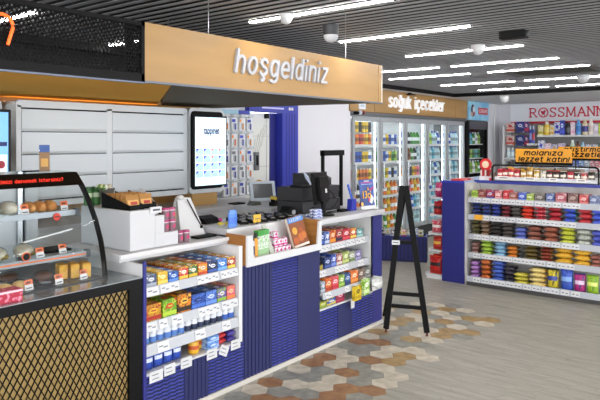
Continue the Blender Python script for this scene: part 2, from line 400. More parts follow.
dr = struct(b, 'door_1')
b = MB(); b.box(5.43, 5.50, 5.02, 5.05, 1.34, 1.56, DSTEEL); b.box(5.45, 5.48, 5.01, 5.03, 1.40, 1.52, BLACK); b.build('handle', dr)
b = MB()
for xx in (5.34, 5.52):
    b.lathe([(.085, 0), (.085, .006)], (xx, 5.04, 1.14), M('#b98b3e'), 20, 'y')
    for s in (-1, 1): b.bar((xx - .03, 5.036, 1.14 + s*.045), (xx + .03, 5.036, 1.14), .02, .006, WHITE, (0, 0, 1))
b.build('arrow_decal', dr)
b = MB(); b.box(5.16, 5.2, 5.02, 5.05, 1.9, 2.0, STEEL); b.box(5.62, 5.67, 5.01, 5.05, 1.97, 2.03, BLACK); b.build('door_roller', dr)

# ------------------------------------------------------------------ ceiling fixtures
lights = []
def lrow(x, spans, z=ZC):
    for a, c in spans: lights.append((x, a, c, z))
A_ = [(1.85, 3.02), (-.75, .42), (-3.3, -2.15)]
for x in (.95,): lrow(x, [(1.2, 2.37), (-1.3, -.13), (3.75, 4.6)])
lrow(2.07, [(3.88, 4.72), (1.3, 2.45), (-1.2, -.05), (-3.6, -2.45)])
lrow(3.21, A_ + [(4.0, 4.72)])
lrow(4.33, A_); lrow(5.49, A_); lrow(-.3, [(1.2, 2.4), (-1.3, -.1)])
lrow(6.55, A_ + [(3.17, 4.3)]); lrow(7.4, [(1.75, 2.93), (3.16, 4.33), (-.8, .4), (-3.4, -2.2)])
lrow(8.74, [(1.75, 2.93), (3.06, 4.2), (-.8, .4), (-3.4, -2.2)]); lrow(9.96, [(2.965, 4.1), (1.7, 2.85), (-.8, .4), (-3.4, -2.2)])
FW = M('#d8d8d8', .4)
for i, (x, a, c, z) in enumerate(sorted(lights)):
    where = ORD[sorted({l[0] for l in lights}).index(x)] + ' row from the camera'
    near = sorted([l for l in lights if l[0] == x], key=lambda l: -l[1]); k = near.index((x, a, c, z))
    t = thing('ceiling_light', 'slim white ceiling light, %s from the back in the %s' % (ORD[k], where.replace(' from the camera', ' of lights')), 'light', (x, (a+c)/2, z - .03), 'linear ceiling lights between the slats')
    MB().box(x-.018, x+.018, a, c, z-.004, z+.003, FW).build('housing', t)
    MB().box(x-.015, x+.015, a+.006, c-.006, z-.010, z-.004, LED).build('diffuser', t)
def dome(name, label, c, r, base, bm, dm, lens=True, cat='camera'):
    t = thing(name, label, cat, c)
    MB().lathe([(r*1.0, 0), (r*1.15, base)], (c[0], c[1], c[2]-base), bm, 18).build('base', t)
    q = MB().ball((0, 0, 0), r, dm, n=18, k=7, half=True)
    q.xf(Matrix.Translation((c[0], c[1], c[2]-base)) @ Matrix.Scale(-1, 4, (0, 0, 1))); q.build('dome', t)
    if lens: MB().ball((c[0]+r*.55, c[1]-r*.55, c[2]-base-r*.35), r*.28, BLACK).build('lens', t)
dome('ceiling_camera', 'white dome camera on the slats beside the nearest long light', (3.181, 2.659, ZC), .042, .025, WHITE, WHITEG)
dome('ceiling_speaker', 'grey drum ceiling speaker with dark collar beside the camera', (3.68, 2.645, ZC), .055, .075, DGREY, M('#b9b9bb', .6), False, 'speaker')
dome('smoke_detector', 'flat white smoke detector below the middle row of lights', (5.282, 2.18, ZC), .055, .03, WHITE, WHITE, False, 'detector')
dome('smoke_detector', 'small white smoke detector near the air vent at right', (8.539, 2.105, ZC), .075, .03, LGREY, LGREY, False, 'detector')
dome('ceiling_camera', 'white dome camera under the pale ceiling edge before the far wall', (10.75, 3.95, 2.49), .08, .05, WHITE, WHITEG)
t = thing('projector', 'small black projector hanging under the ceiling slats', 'projector', (4.77, 1.70, ZC - .06))
MB().box(4.72, 4.82, 1.58, 1.78, ZC-.06, ZC+.0, BLACKM).build('body', t, .005)
MB().cyl((4.77, 1.56, ZC-.03), .02, .02, DSTEEL, axis='y').build('lens', t)
t = thing('ceiling_vent', 'dark square air conditioning vent set into the slats at right', 'vent', (7.75, 2.25, ZC-.015))
b = MB()
for (xa, xb, ya, yb) in ((7.4, 8.12, 1.7, 1.8), (7.4, 8.12, 2.7, 2.8), (7.4, 7.5, 1.8, 2.7), (8.02, 8.12, 1.8, 2.7)): b.box(xa, xb, ya, yb, ZC-.015, ZC+.0, M('#5a5756'))
b.build('frame', t)
b = MB(); b.box(7.5, 8.02, 1.8, 2.7, ZC-.004, ZC+.06, M('#2b2a22'))
for k in range(4): b.box(7.54 + k*.13, 7.55 + k*.13, 1.8, 2.7, ZC-.012, ZC, M('#4a483c'))
b.build('grille', t)

# ================================================================== COUNTER
YC = 2.98
ct = thing('sales_counter', 'long white and navy sales counter with open snack shelves', 'counter', (3.6, 3.3, 0))
b = MB()
b.box(2.20, 3.108, 3.14, 3.78, .965, 1.01, WHITEG); b.box(2.20, 3.108, 3.125, 3.14, .985, 1.012, WHITE)
b.build('worktop', ct, .003)
b = MB(); b.box(3.98, 4.975, 2.955, 3.62, 1.015, 1.06, WHITEG); b.box(3.125, 3.98, 3.17, 3.62, 1.015, 1.06, WHITEG); b.build('worktop', ct, .004)
b = MB(); b.box(2.252, 2.27, YC+.004, 3.55, 0.03, .965, WHITE); b.build('side_panel', ct)
b = MB(); b.box(2.25, 2.272, YC-.006, YC+.004, 0.03, .985, BLUE); b.build('blue_edge', ct)
b = MB(); b.box(3.065, 3.098, YC+.006, 3.5, .03, .965, OFFW); b.build('divider', ct)
b = MB(); b.box(3.971, 3.99, YC+.006, 3.4, .03, 1.015, OFFW); b.build('divider', ct)
b = MB(); b.box(4.80, 4.815, YC+.002, 3.4, .03, 1.015, OFFW); b.build('divider', ct)
b = MB(); b.box(2.27, 3.065, 3.46, 3.49, .03, .965, M('#d6d6d4')); b.build('back_panel', ct); b = MB(); b.box(3.99, 4.80, 3.36, 3.39, .03, 1.015, M('#d6d6d4')); b.build('back_panel', ct)
b = MB(); b.box(3.1, 4.96, 3.50, 3.52, .03, 1.0, OFFW); b.box(2.27, 3.1, 3.55, 3.57, .03, .96, OFFW); b.build('rear_panel', ct)
b = MB(); b.box(2.25, 4.965, YC-.012, YC+.01, 0, .032, M('#cfcac0')); b.box(4.94, 4.965, YC, 3.5, 0, .032, M('#cfcac0')); b.build('plinth', ct)
NV2 = M('#191d48', .55); NVL = M('#36419a', .45)
def ribbed(x0, x1, z0, z1, name='ribbed_panel', n=None):
    q = MB(); q.box(x0, x1, YC, YC+.02, z0, z1, NAVY)
    n = n or int((x1-x0)/.034)
    for k in range(n):
        c = x0 + (x1-x0)*(k+.5)/n
        q.box(c-.009, c+.009, YC-.005, YC, z0, z1, NAVY)
    return q.build(name, ct)
def wavy(x0, x1, z0, z1):
    """stacked ripple strips: each a low wave along x"""
    q = MB(); q.box(x0, x1, YC+.002, YC+.02, z0, z1, NV2)
    n = int((z1-z0)/.0215); m = 40
    for k in range(n):
        zc = z0 + (z1-z0)*(k+.5)/n
        pts = []
        for i in range(m+1):
            xx = x0 + (x1-x0)*i/m
            pts.append((xx, zc + .0026*math.sin(i*2*PI/8)))
        vs = []; fs = []
        for (xx, zz) in pts: vs += [(xx, YC+.002, zz-.0062), (xx, YC-.006, zz), (xx, YC+.002, zz+.0062)]
        for i in range(m):
            a = 3*i; fs += [(a, a+3, a+4, a+1), (a+1, a+4, a+5, a+2)]
        q.raw(vs, fs, NVL)
    return q.build('wavy_panel', ct)
def plain(x0, x1, z0, z1): return MB().box(x0, x1, YC-.004, YC+.02, z0, z1, NAVY).build('plain_panel', ct)
ribbed(3.098, 3.40, .032, .822); wavy(3.40, 3.70, .032, .822); plain(3.70, 3.985, .032, .822)
wavy(2.272, 2.56, .032, .30); ribbed(2.56, 2.77, .032, .30); wavy(2.77, 3.098, .032, .30)
wavy(3.985, 4.24, .032, .31); plain(4.24, 4.46, .032, .31); wavy(4.46, 4.80, .032, .31)
b = MB(); b.box(4.80, 4.96, YC, YC+.02, .032, 1.015, BLUE); b.box(4.945, 4.965, YC+.02, 3.55, .032, 1.015, NAVY); b.build('blue_end_panel', ct)
INK = M('#50545a'); INK2 = M('#7c8088')
def tags(q0, y0, z0, z1, lst, parent, tilt=.012):
    """price cards clipped on a rail; lst of (x0,x1)"""
    for x0, x1 in lst:
        q = MB(); q.prism([(x0, y0-.004, z0+.003), (x1, y0-.004, z0+.003), (x1, y0+tilt-.004, z1-.003), (x0, y0+tilt-.004, z1-.003)], (0, .0025, 0), WHITE)
        w = x1-x0; n = max(1, int(w/.05))
        for k in range(n):
            a = x0 + w*(k+.14)/n; c = x0 + w*(k+.45)/n; zz = z0 + (z1-z0)*.5; yy = y0 + tilt*.45 - .0055
            q.box(a, c, yy, yy+.001, zz+.002, zz+.009, INK2); q.box(c+.006, x0 + w*(k+.85)/n, yy-.001, yy, zz-.008, zz-.001, INK2)
        q.build('price_tag', parent)
def shelf(x0, x1, yf, yb, zt, rh, tl, name='shelf'):
    s = MB().box(x0, x1, yf+.012, yb, zt-.022, zt-.008, WHITE).build(name, ct)
    q = MB(); q.prism([(x0, yf, zt-rh), (x0, yf+.014, zt), (x0, yf+.02, zt), (x0, yf+.02, zt-rh)], (x1-x0, 0, 0), M('#b9bcc0', .35)); r = q.build('price_rail', s)
    tags(None, yf, zt-rh, zt, tl, r)
    return zt-.008
S1 = shelf(2.274, 3.06, YC+.004, 3.455, .822, .055, [(2.28,2.37),(2.385,2.53),(2.68,2.87),(2.875,2.885),(2.89,3.05)][0:3] + [(2.89,3.05)])
S2 = shelf(2.274, 3.06, YC+.004, 3.455, .612, .055, [(2.28,2.36),(2.375,2.44),(2.47,2.56),(2.69,2.88),(2.90,3.05)])
S3 = shelf(2.274, 3.06, YC+.002, 3.455, .478, .065, [(2.36,2.45),(2.66,2.75),(2.9,2.98)])
MB().box(2.274, 3.06, YC+.0, 3.455, .298, .312, WHITE).build('bottom_deck', ct); S4 = .312
T1 = shelf(3.992, 4.79, YC+.03, 3.355, .832, .055, [(4.0,4.18),(4.2,4.4),(4.42,4.55),(4.57,4.72)])
T2 = shelf(3.992, 4.79, YC+.03, 3.355, .628, .055, [(4.02,4.12),(4.25,4.45),(4.6,4.7)])
T3 = shelf(3.992, 4.83, YC-.04, 3.355, .462, .05, [(4.02,4.1),(4.3,4.36),(4.6,4.68)])
MB().box(3.992, 4.79, YC+.0, 3.355, .312, .326, WHITE).build('bottom_deck', ct); T4 = .326
# hanging tags over the lower blue edge
for x0, x1, zz, a in ((2.29,2.39,.30,0),(2.40,2.485,.31,0),(2.53,2.62,.315,0),(2.75,2.84,.31,.0),(2.87,2.95,.30,.5),(2.97,3.06,.315,0)):
    q = MB().box(-(x1-x0)/2, (x1-x0)/2, -.003, 0, -.045, .02, WHITE); q.box(-.03, .015, -.004, -.003, -.004, .002, INK2); q.box(-.03, .02, -.004, -.003, -.028, -.023, INK2)
    q.xf(Matrix.Translation(((x0+x1)/2, YC-.008, zz)) @ Matrix.Rotation(a, 4, 'Y')); q.build('price_tag', ct)
q = MB().box(4.38, 4.43, YC-.046, YC-.042, .26, .33, WHITE); q.build('price_tag', ct)
# wooden display box let into the counter front
bx = thing('display_box', 'open wooden display box with white front lip on the counter', 'display box', (3.55, 3.05, .822))
b = MB(); b.box(3.112, 3.122, YC-.012, 3.164, .824, 1.035, WOODEDGE); b.build('side_panel', bx)
b = MB(); b.box(3.957, 3.969, YC-.01, 3.164, .824, 1.06, WOODEDGE); b.build('side_panel', bx)
b = MB(); b.box(3.122, 3.957, YC-.012, 3.164, .824, .842, WOODEDGE); b.build('bottom', bx)
b = MB(); b.box(3.122, 3.957, 3.164, 3.168, .83, 1.058, WHITE); b.build('back', bx)
b = MB(); b.prism([(3.112, YC-.03, .816), (3.977, YC-.03, .822), (3.977, YC-.03, 1.05), (3.945, YC-.03, 1.05), (3.925, YC-.03, .872), (3.175, YC-.03, .872), (3.165, YC-.03, 1.035), (3.112, YC-.03, 1.035)], (0, .018, 0), WHITE); b.build('front_lip', bx)

# ------------------------------------------------------------------ counter snacks
def lanes(spec, z, y0, shelfname, cat, noun, key, gap=.004, up=1.0):
    """spec: list of (x0,x1,depth,height,rows,(c1,c2,c3),description)"""
    for li, (x0, x1, d, h, rows, cs, desc) in enumerate(spec):
        w = x1-x0-gap; h = h*up
        for r in range(rows):
            k = (key, li)
            place(k, mk(lambda: carton(w, d, h, *cs), noun.replace(' ', '_')), ((x0+x1)/2, y0 + r*(d+.004), z), 0,
                  '%s %s, %s in %s lane from left, %s' % (desc, noun, (['front', 'rear'][r] if rows < 3 else ORD[r] + ' from front'), ORD[li], shelfname), cat, '%ss on %s' % (noun, shelfname))
G1 = [(2.29,2.375,.085,.075,4,('#4a5570','#a8b0bc','#e8e8e8'),'dark silver'), (2.38,2.46,.085,.078,4,('#e0b02a','#f0d060','#fff4c0'),'yellow'),
      (2.465,2.545,.085,.065,4,('#2c55a8','#5f8fd8','#d8e4f8'),'blue'), (2.55,2.625,.085,.08,4,('#c8443a','#e8c24a','#f4f4f0'),'red and yellow'),
      (2.63,2.705,.085,.08,4,('#3f6b3a','#e0b83c','#f0f0ea'),'green'), (2.71,2.79,.085,.08,4,('#e09a30','#c84a2a','#f8f0e0'),'orange'),
      (2.795,2.88,.085,.08,4,('#232a44','#3c5ca8','#f4f4f4'),'black'), (2.885,2.97,.085,.08,4,('#3f78c8','#7db0e8','#f4f6fa'),'light blue'),
      (2.975,3.05,.085,.08,4,('#b02c2c','#e8d04a','#f4f0e8'),'red')]
lanes(G1, S1, 3.0095, 'counter upper shelf', 'gum', 'gum packet', 'g1')
G2 = [(2.29,2.41,.11,.095,3,('#c8901e','#b02a22','#e8c030'),'yellow and red'), (2.42,2.53,.11,.10,3,('#6aa022','#b8d040','#d83a28'),'lime green'),
      (2.535,2.65,.11,.11,3,('#d8801e','#2c2018','#f0c050'),'orange and black'), (2.655,2.77,.11,.085,3,('#2b4aa0','#4a78d0','#1e2c60'),'blue'),
      (2.775,2.875,.11,.085,3,('#3a5cb0','#6a94e0','#c8d8f0'),'pale blue'), (2.88,2.965,.11,.085,3,('#6a5098','#90b840','#e8d8f0'),'purple'), (2.97,3.05,.11,.085,3,('#d85a7a','#e8883a','#f8d0a0'),'pink')]
lanes(G2, S2, 3.0095, 'counter second shelf', 'candy', 'candy carton', 'g2', up=1.1)
def tub(c):
    def f():
        t = thing('gum_tub', '', 'gum')
        MB().lathe([(.024, 0, pm('#e8eaee')), (.026, .004, pm(c)), (.026, .038, pm('#e8eaee')), (.026, .062, pm('#e8eaee')), (.02, .068)], (0, 0, 0), pm('#e8eaee'), 12).build('tub_body', t)
        MB().lathe([(.023, .066), (.023, .088), (.02, .09)], (0, 0, 0), M('#f4f4f4', .4), 12).build('lid', t)
        return t
    return f
cols = ['#5c86c8']*6 + ['#23304f']*6 + ['#3a64b8']*2
dd = ['pale blue label']*6 + ['navy label']*6 + ['bright blue label']*2
for r in range(2):
    for i in range(14):
        place(('tub', cols[i]), tub(cols[i]), (2.312 + i*.0555, 3.045 + r*.062, S3), 0,
              'white gum tub with %s, %s from left in the %s row' % (dd[i], ORD[i], ('front', 'rear')[r]), 'gum', 'gum tubs on the counter third shelf')
for i in range(4):
    place('pouch', mk(lambda: bag(.072, .05, .115, '#2d4fb0', '#22409a', '#dfe6f8'), 'snack_pouch'), (2.325 + i*.077, 3.01 + .004*i, S4), 0,
          'blue snack pouch, %s from left on the counter bottom deck' % ORD[i], 'snack', 'blue pouches on the counter bottom deck')
def ytub():
    t = thing('candy_tub', '', 'candy')
    MB().lathe([(.03, 0, pm('#e0a820')), (.036, .01, pm('#e8b42a')), (.036, .03, pm('#d05a30')), (.036, .055, pm('#e8b42a')), (.032, .075)], (0, 0, 0), pm('#e8b42a'), 14).build('tub_body', t)
    MB().lathe([(.034, .075), (.034, .095)], (0, 0, 0), pm('#d8942a'), 14).build('lid', t)
    return t
for i, xx in enumerate((2.70, 2.775)):
    place('ytub', ytub, (xx, 3.045 + i*.05, S4), 0, 'yellow and red candy tub, %s one on the counter bottom deck' % ('left', 'right')[i], 'candy', 'yellow candy tubs')
for r in range(2):
    place('bluebox', mk(lambda: carton(.10, .09, .042, '#5f90d8', '#a8c8f0', '#e8f0fa'), 'snack_box'), (2.865-.03, 3.0, S4 + r*.044), 0, 'flat light blue snack box, %s of a pair beside the yellow tubs' % ('lower', 'upper')[r], 'snack', 'light blue boxes')
for r in range(3):
    place('redpk', mk(lambda: pillow(.10, .09, .036, '#a81e20', '#c83030', '#f0e0d0'), 'candy_pack'), (2.935 + .002*r, 3.02, S4 + r*.038), .05*r, 'red candy pack, %s from bottom in the counter bottom deck pile' % ORD[r], 'candy', 'red packs on the bottom deck')
for r in range(3):
    place('navpk', mk(lambda: pillow(.085, .09, .036, '#252c6a', '#4a3c90', '#e8e4f4'), 'candy_pack'), (3.012, 3.005, S4 + r*.038), -.04*r, 'navy and purple candy pack, %s from bottom in the corner pile' % ORD[r], 'candy', 'navy packs on the bottom deck')
# section three
H1 = [(4.01,4.07,.11,.075,2,('#c8c03a','#4a7030','#f0f0d0'),'yellow green'), (4.075,4.14,.11,.09,2,('#243050','#3f6cc8','#d8e0f0'),'navy'), (4.145,4.21,.11,.085,2,('#2f58b0','#c8d4e8','#f0f0f0'),'blue'),
      (4.215,4.30,.11,.09,2,('#c8482a','#e8a030','#f4e0c0'),'orange red'), (4.305,4.40,.11,.09,2,('#b83a30','#2c2c48','#f0d0c0'),'red and navy'), (4.405,4.52,.11,.08,2,('#b02430','#e0505a','#f4e8e8'),'crimson'),
      (4.525,4.62,.11,.075,2,('#c83c34','#f0d060','#ffffff'),'red and yellow'), (4.625,4.73,.11,.06,2,('#5f9a98','#a8ccc8','#e8f4f0'),'teal')]
lanes(H1, T1, 3.04, 'far counter upper shelf', 'snack', 'snack packet', 'h1', up=1.25)
H2 = [(4.14,4.23,.10,.075,2,('#252c50','#4a60a8','#d0d8e8'),'navy'), (4.235,4.31,.10,.085,2,('#3048a0','#7a90d8','#f0f0f0'),'blue'), (4.315,4.40,.10,.08,2,('#a83440','#d8d0c0','#f0e8e0'),'maroon'),
      (4.405,4.50,.10,.085,2,('#8a9a4a','#c8d080','#f0f4d8'),'olive'), (4.505,4.60,.10,.075,2,('#b8b4a8','#6a8a4a','#f4f4f0'),'cream'), (4.605,4.70,.10,.07,2,('#6a6090','#a8a0c8','#e8e4f0'),'mauve')]
lanes(H2, T2, 3.04, 'far counter second shelf', 'snack', 'snack packet', 'h2', up=1.25)
def ltr(c):
    def f():
        t = thing('small_bottle', '', 'bottle')
        MB().lathe([(.013, 0, pm(c)), (.014, .003, pm(c)), (.014, .045, pm('#1a1a1c')), (.008, .055)], (0, 0, 0), pm(c), 10).build('bottle_body', t)
        MB().lathe([(.009, .052), (.009, .078)], (0, 0, 0), BLACK, 10).build('cap', t)
        return t
    return f
for i in range(4):
    place('ltr', ltr('#b09a2c'), (4.015 + i*.033, 3.045 + .012*(i % 2), T2), 0, 'tiny yellow bottle with black cap, %s from left on far counter second shelf' % ORD[i], 'bottle', 'tiny bottles on the second shelf')
H3 = [(4.0,4.06,.10,.075,2,('#7a8490','#b8c0c8','#e8e8e8'),'grey'), (4.065,4.15,.10,.085,2,('#d8702c','#b03a28','#f4e0c0'),'orange'), (4.155,4.25,.10,.085,2,('#d85a6a','#c82a3c','#f8e0e0'),'pink red'),
      (4.255,4.34,.10,.08,2,('#6a9a3c','#a8c860','#f0f4e0'),'green'), (4.345,4.43,.10,.08,2,('#3a5a9a','#30406a','#d0d8e8'),'dark blue'), (4.435,4.55,.10,.085,2,('#d8642a','#f0a050','#f8e8d0'),'bright orange'),
      (4.555,4.65,.10,.08,2,('#6a5048','#a89080','#e8e0d8'),'brown'), (4.655,4.76,.10,.08,2,('#5a5a58','#909088','#d8d8d0'),'dark grey')]
lanes(H3, T3, 2.975, 'far counter third shelf', 'snack', 'snack packet', 'h3', up=1.25)
H4 = [(4.0,4.10,.09,.05,1,('#b8b83a','#7a9a3a','#f0f0c8'),'yellow green'), (4.105,4.23,.09,.055,1,('#3a62b8','#e0c83a','#e8f0f8'),'blue and yellow'), (4.235,4.36,.09,.085,1,('#8a2040','#b83a5a','#e8c0c8'),'maroon')]
lanes(H4, T4, 2.99, 'far counter bottom deck', 'snack', 'snack packet', 'h4')
place('hangY', mk(lambda: carton(.10, .03, .12, '#e8cc2a', '#c0a020', '#4a4a20'), 'snack_packet'), (4.44, 2.903, .326), 0, 'bright yellow packet hung at the far counter bottom rail', 'snack')
place('hangG', mk(lambda: carton(.09, .03, .14, '#8ac040', '#d8e8b0', '#f8f8f0'), 'snack_packet'), (4.575, 2.903, .345), 0, 'lime green packet hung at the far counter bottom rail', 'snack')
place('hangW', mk(lambda: bag(.17, .06, .11, '#dcdcd8', '#c8c8c4', '#f4f4f0'), 'snack_bag'), (4.74, 2.868, .36), 0, 'crumpled white bag hung at the far end of the counter shelf', 'bag')
for nm in ('hangY', 'hangG', 'hangW'):
    o = PROTO[nm]; q = MB(); p = o.location
    WORLD[o.name] = Vector(p); hz = {'hangY': .12, 'hangG': .14, 'hangW': .11}[nm]
    q.box(p.x-.006, p.x+.006, p.y+.01, 2.9385, p.z+hz-.012, p.z+hz+.012, M('#dddddd')); q.build('hang_strip', o)
# display box goods
def soap(c1, c2, h=.15, w=.05):
    return lambda: flacon(w, .03, h, c1, c2, c1)
Zb = .843
place('sq1', mk(lambda: flacon(.036, .03, .175, '#d8d8dc', '#24305a', '#101012'), 'tube'), (3.222, 2.99, Zb), 0, 'slim white and navy tube with black cap at wooden box left end', 'tube')
place('sq2', mk(lambda: flacon(.04, .03, .19, '#e8a23a', '#e8a23a', '#1a1a1a'), 'tube'), (3.264, 3.0, Zb), 0, 'orange tube with black cap in the wooden box', 'tube')
place('sq0', mk(lambda: flacon(.09, .04, .125, '#5a8ae0', '#4a78d8', '#6a98e8', .7), 'bottle'), (3.235, 3.20, 1.0605), 0, 'clear blue bottle standing on the worktop behind the wooden box', 'bottle')
for i, (xx, c) in enumerate(((3.305, '#3f9a3a'), (3.372, '#4aa048'))):
    place(('gb', i), mk(lambda c=c: carton(.06, .04, .20, '#dfe8dc', '#9cc490', '#c4dcbc'), 'soap_box'), (xx, 3.0 + .01*i, Zb), 0, 'tall pale carton with green top, %s from left in wooden box' % ORD[i], 'carton', 'green topped cartons')
    o = PROTO[('gb', i)]; WORLD[o.name] = Vector(o.location); MB().box(xx-.031, xx+.031, 2.998 + .01*i, 3.042 + .01*i, Zb+.165, Zb+.203, pm(c)).build('green_top', o)
b = MB(); b.prism([(3.41, 2.99, Zb), (3.45, 2.985, Zb), (3.435, 3.07, 1.07), (3.40, 3.075, 1.07)], (.0, .012, 0), M('#b8bcae'))
one(b, 'leaflet_stack', 'grey green leaflets leaning in the wooden box', 'leaflets')
t = thing('price_sign', 'small yellow price card on a clip above the leaflets', 'sign', (3.46, 3.18, 1.06))
MB().box(3.455, 3.461, 3.178, 3.184, 1.0605, 1.09, BLACK).build('clip', t); MB().box(3.42, 3.50, 3.1785, 3.1835, 1.075, 1.135, M('#e8b83a')).box(3.435, 3.485, 3.176, 3.178, 1.10, 1.106, INK).build('card', t)
n = 0
for r, row in enumerate(((3.485, 3.531, 3.577, 3.623), (3.495, 3.545, 3.60), (3.49,))):
    for xx in row:
        place('mini', mk(lambda: carton(.045, .045, .055, '#eceaec', '#d03a8a', '#d03a8a'), 'small_box'), (xx, 3.0 if r == 0 else 3.015, Zb + .0585*r), 0,
              'little white and pink box, %s from left in %s tier of wooden box' % (ORD[row.index(xx)], ('bottom', 'middle', 'top')[r]), 'box', 'white and pink boxes in the wooden box')
t = thing('book', 'brown paperback with blue title band leaning in the wooden box', 'book', (3.80, 3.0, Zb))
q = MB().box(-.09, .09, -.012, .012, 0, .24, M('#e8e4d8')); q.box(-.091, .091, -.014, -.012, 0, .24, M('#8a4a22')); q.box(-.091, .091, .012, .014, 0, .24, M('#8a4a22'))
R_ = Matrix.Translation((3.80, 3.02, Zb + .022)) @ Matrix.Rotation(-.28, 4, 'X') @ Matrix.Rotation(-.10, 4, 'Y') @ Matrix.Rotation(-.06, 4, 'Z')
q.xf(R_).build('pages', t)
q = MB().box(-.09, .09, -.016, -.014, .195, .235, M('#4a86c8'))
for (ex, ez, er, c) in ((-.04, .13, .03, '#d8a038'), (.01, .07, .035, '#c0682c'), (-.05, .05, .03, '#b85a24'), (.05, .08, .03, '#c8742e'), (.03, .12, .025, '#a84e20')):
    q.ball((ex, -.015, ez), er, M(c), sy=.1, n=10, k=6)
q.box(-.09, .09, -.016, -.014, .0, .018, M('#e8e0d0')); q.xf(R_).build('cover_art', t)
q = MB(); txt('LEZZET', (-.07, -.0165, .205), (1, 0, 0), .14, .022, .001, WHITE, mb=q); q.xf(R_).build('lettering', t)

# ------------------------------------------------------------------ riser with bakery packs
rs = thing('display_riser', 'stepped white riser box at the left end of the counter', 'riser', (2.55, 3.4, 1.01))
b = MB(); b.box(2.31, 2.50, 3.185, 3.73, 1.012, 1.262, WHITEG); b.build('upper_step', rs, .003)
b = MB(); b.box(2.50, 2.69, 3.185, 3.62, 1.012, 1.10, WHITEG); b.box(2.50, 2.575, 3.185, 3.62, 1.10, 1.215, WHITEG); b.build('lower_step', rs, .002)
KR = M('#a8763a', .7)
for i, (xx, yy, nm) in enumerate(((2.385, 3.22, 'left'), (2.52, 3.24, 'right'))):
    z0 = 1.262 if i == 0 else 1.262
    if i: xx = 2.50
    t = thing('display_tray', 'black cardboard tray of brown packets, %s one on the white riser' % nm, 'tray', (xx, yy+.15, z0), 'packet trays on the riser')
    w = .055; q = MB(); q.box(xx-w, xx+w, yy, yy+.30, z0, z0+.006, BLACKM); q.box(xx-w, xx+w, yy, yy+.006, z0, z0+.03, BLACKM)
    for s in (-1, 1):
        q.prism([(xx+s*w, yy, z0), (xx+s*w, yy+.30, z0), (xx+s*w, yy+.30, z0+.10), (xx+s*w, yy, z0+.03)], (-s*.004, 0, 0), BLACKM)
    q.build('tray_body', t)
    for k in range(5):
        a = yy + .035 + k*.052
        q = MB().box(-.048, .048, -.006, .006, 0, .085, KR); q.box(-.04, .04, -.008, -.006, .012, .05, M('#d8a860')); q.box(-.02, .03, -.009, -.008, .02, .04, M('#b03a2a'))
        q.xf(Matrix.Translation((xx, a, z0 + .009 + .0*k)) @ Matrix.Rotation(-.25, 4, 'X'))
        one(q, 'bakery_packet', 'brown kraft packet, %s from front in the %s black tray' % (ORD[k], nm), 'packet', 'kraft packets in the black trays')
q = MB().box(2.455, 2.545, 3.175, 3.183, 1.235, 1.275, WHITE); q.box(2.475, 2.53, 3.173, 3.175, 1.25, 1.262, INK); one(q, 'hanging_card', 'white price card on the front of the packet trays', 'card')
q = MB(); q.prism([(2.585, 3.25, 1.263), (2.585, 3.50, 1.263), (2.585, 3.46, 1.375), (2.585, 3.42, 1.37)], (.004, 0, 0), WHITE)
q.prism([(2.503, 3.25, 1.218), (2.58, 3.25, 1.218), (2.585, 3.25, 1.263), (2.585, 3.5, 1.263), (2.5, 3.5, 1.218)][:3], (0, .25, 0), WHITE)
one(q, 'leaflet_holder', 'folded white card wedge standing right of the packet trays', 'card')
def gjar():
    t = thing('spice_jar', '', 'jar')
    MB().lathe([(.028, 0), (.03, .005, pm('#3f7a3a')), (.03, .055, pm('#c8d8b8')), (.03, .085, pm('#3f7a3a')), (.026, .10)], (0, 0, 0), pm('#3f7a3a'), 12).build('jar_body', t)
    MB().lathe([(.028, .10), (.028, .125)], (0, 0, 0), pm('#2f5a30'), 12).build('lid', t)
    return t
for i, (xx, yy) in enumerate(((2.34, 3.69), (2.40, 3.69))):
    place('gjar', gjar, (xx, yy, 1.262), 0, 'green jar, %s of two behind the packet trays on the riser' % ('left', 'right')[i], 'jar', 'green jars on the riser')
def pinkjar():
    t = thing('treat_jar', '', 'jar')
    q = MB(); q.lathe([(.024, 0, pm('#8a7078')), (.026, .004, pm('#7a5a64')), (.026, .058, pm('#c8b8bc')), (.025, .066)], (0, 0, 0), pm('#8a7078'), 12); q.build('jar_body', t)
    MB().lathe([(.027, .066), (.027, .078)], (0, 0, 0), pm('#b02a6a'), 12).build('lid', t)
    q = MB(); q.prism([(.012*math.cos(2*PI*i/8), -.0275, .034 + .014*math.sin(2*PI*i/8)) for i in range(8)], (0, .002, 0), pm('#c83a6a')); q.build('jar_label', t)
    return t
pj = [(2.605, 3.215, 1.10, 'lower tier left'), (2.66, 3.215, 1.10, 'lower tier right'), (2.605, 3.275, 1.10, 'rear tier left'), (2.662, 3.28, 1.10, 'rear tier right'), (2.607, 3.215, 1.178, 'upper tier left'), (2.658, 3.217, 1.178, 'upper tier right')]
for xx, yy, zz, nm in pj: place('pjar', pinkjar, (xx, yy, zz), 0, 'clear jar with magenta lid on the riser step, %s' % nm, 'jar', 'magenta lidded jars')
for i, xx in enumerate((2.73, 2.785)): place('pjar', pinkjar, (xx, 3.22, 1.012), 0, 'clear jar with magenta lid on the counter, %s of two' % ('left', 'right')[i], 'jar', 'magenta lidded jars')
q = MB(); q.ball((2.39, 3.56, 1.285), .022, pm('#c8c0a8'), n=8, k=5)
for k in range(12): a = random.random()*6.28; q.ball((2.36+.05*math.cos(a), 3.56+.05*math.sin(a), 1.275 + .02*random.random()), .018, pm(random.choice(['#6a8a4a', '#d8d8c8', '#e8e0a0', '#4a6a3a'])), n=7, k=4)
vase = thing('flower_bunch', 'small bunch of white and green flowers behind the packet trays', 'flowers', (2.42, 3.60, 1.262))
q.xf(Matrix.Translation((.06, .05, .10))); q.build('blooms', vase); MB().lathe([(.035, 0), (.05, .10), (.055, .115)], (2.43, 3.61, 1.262), M('#5a5650')).build('pot', vase)
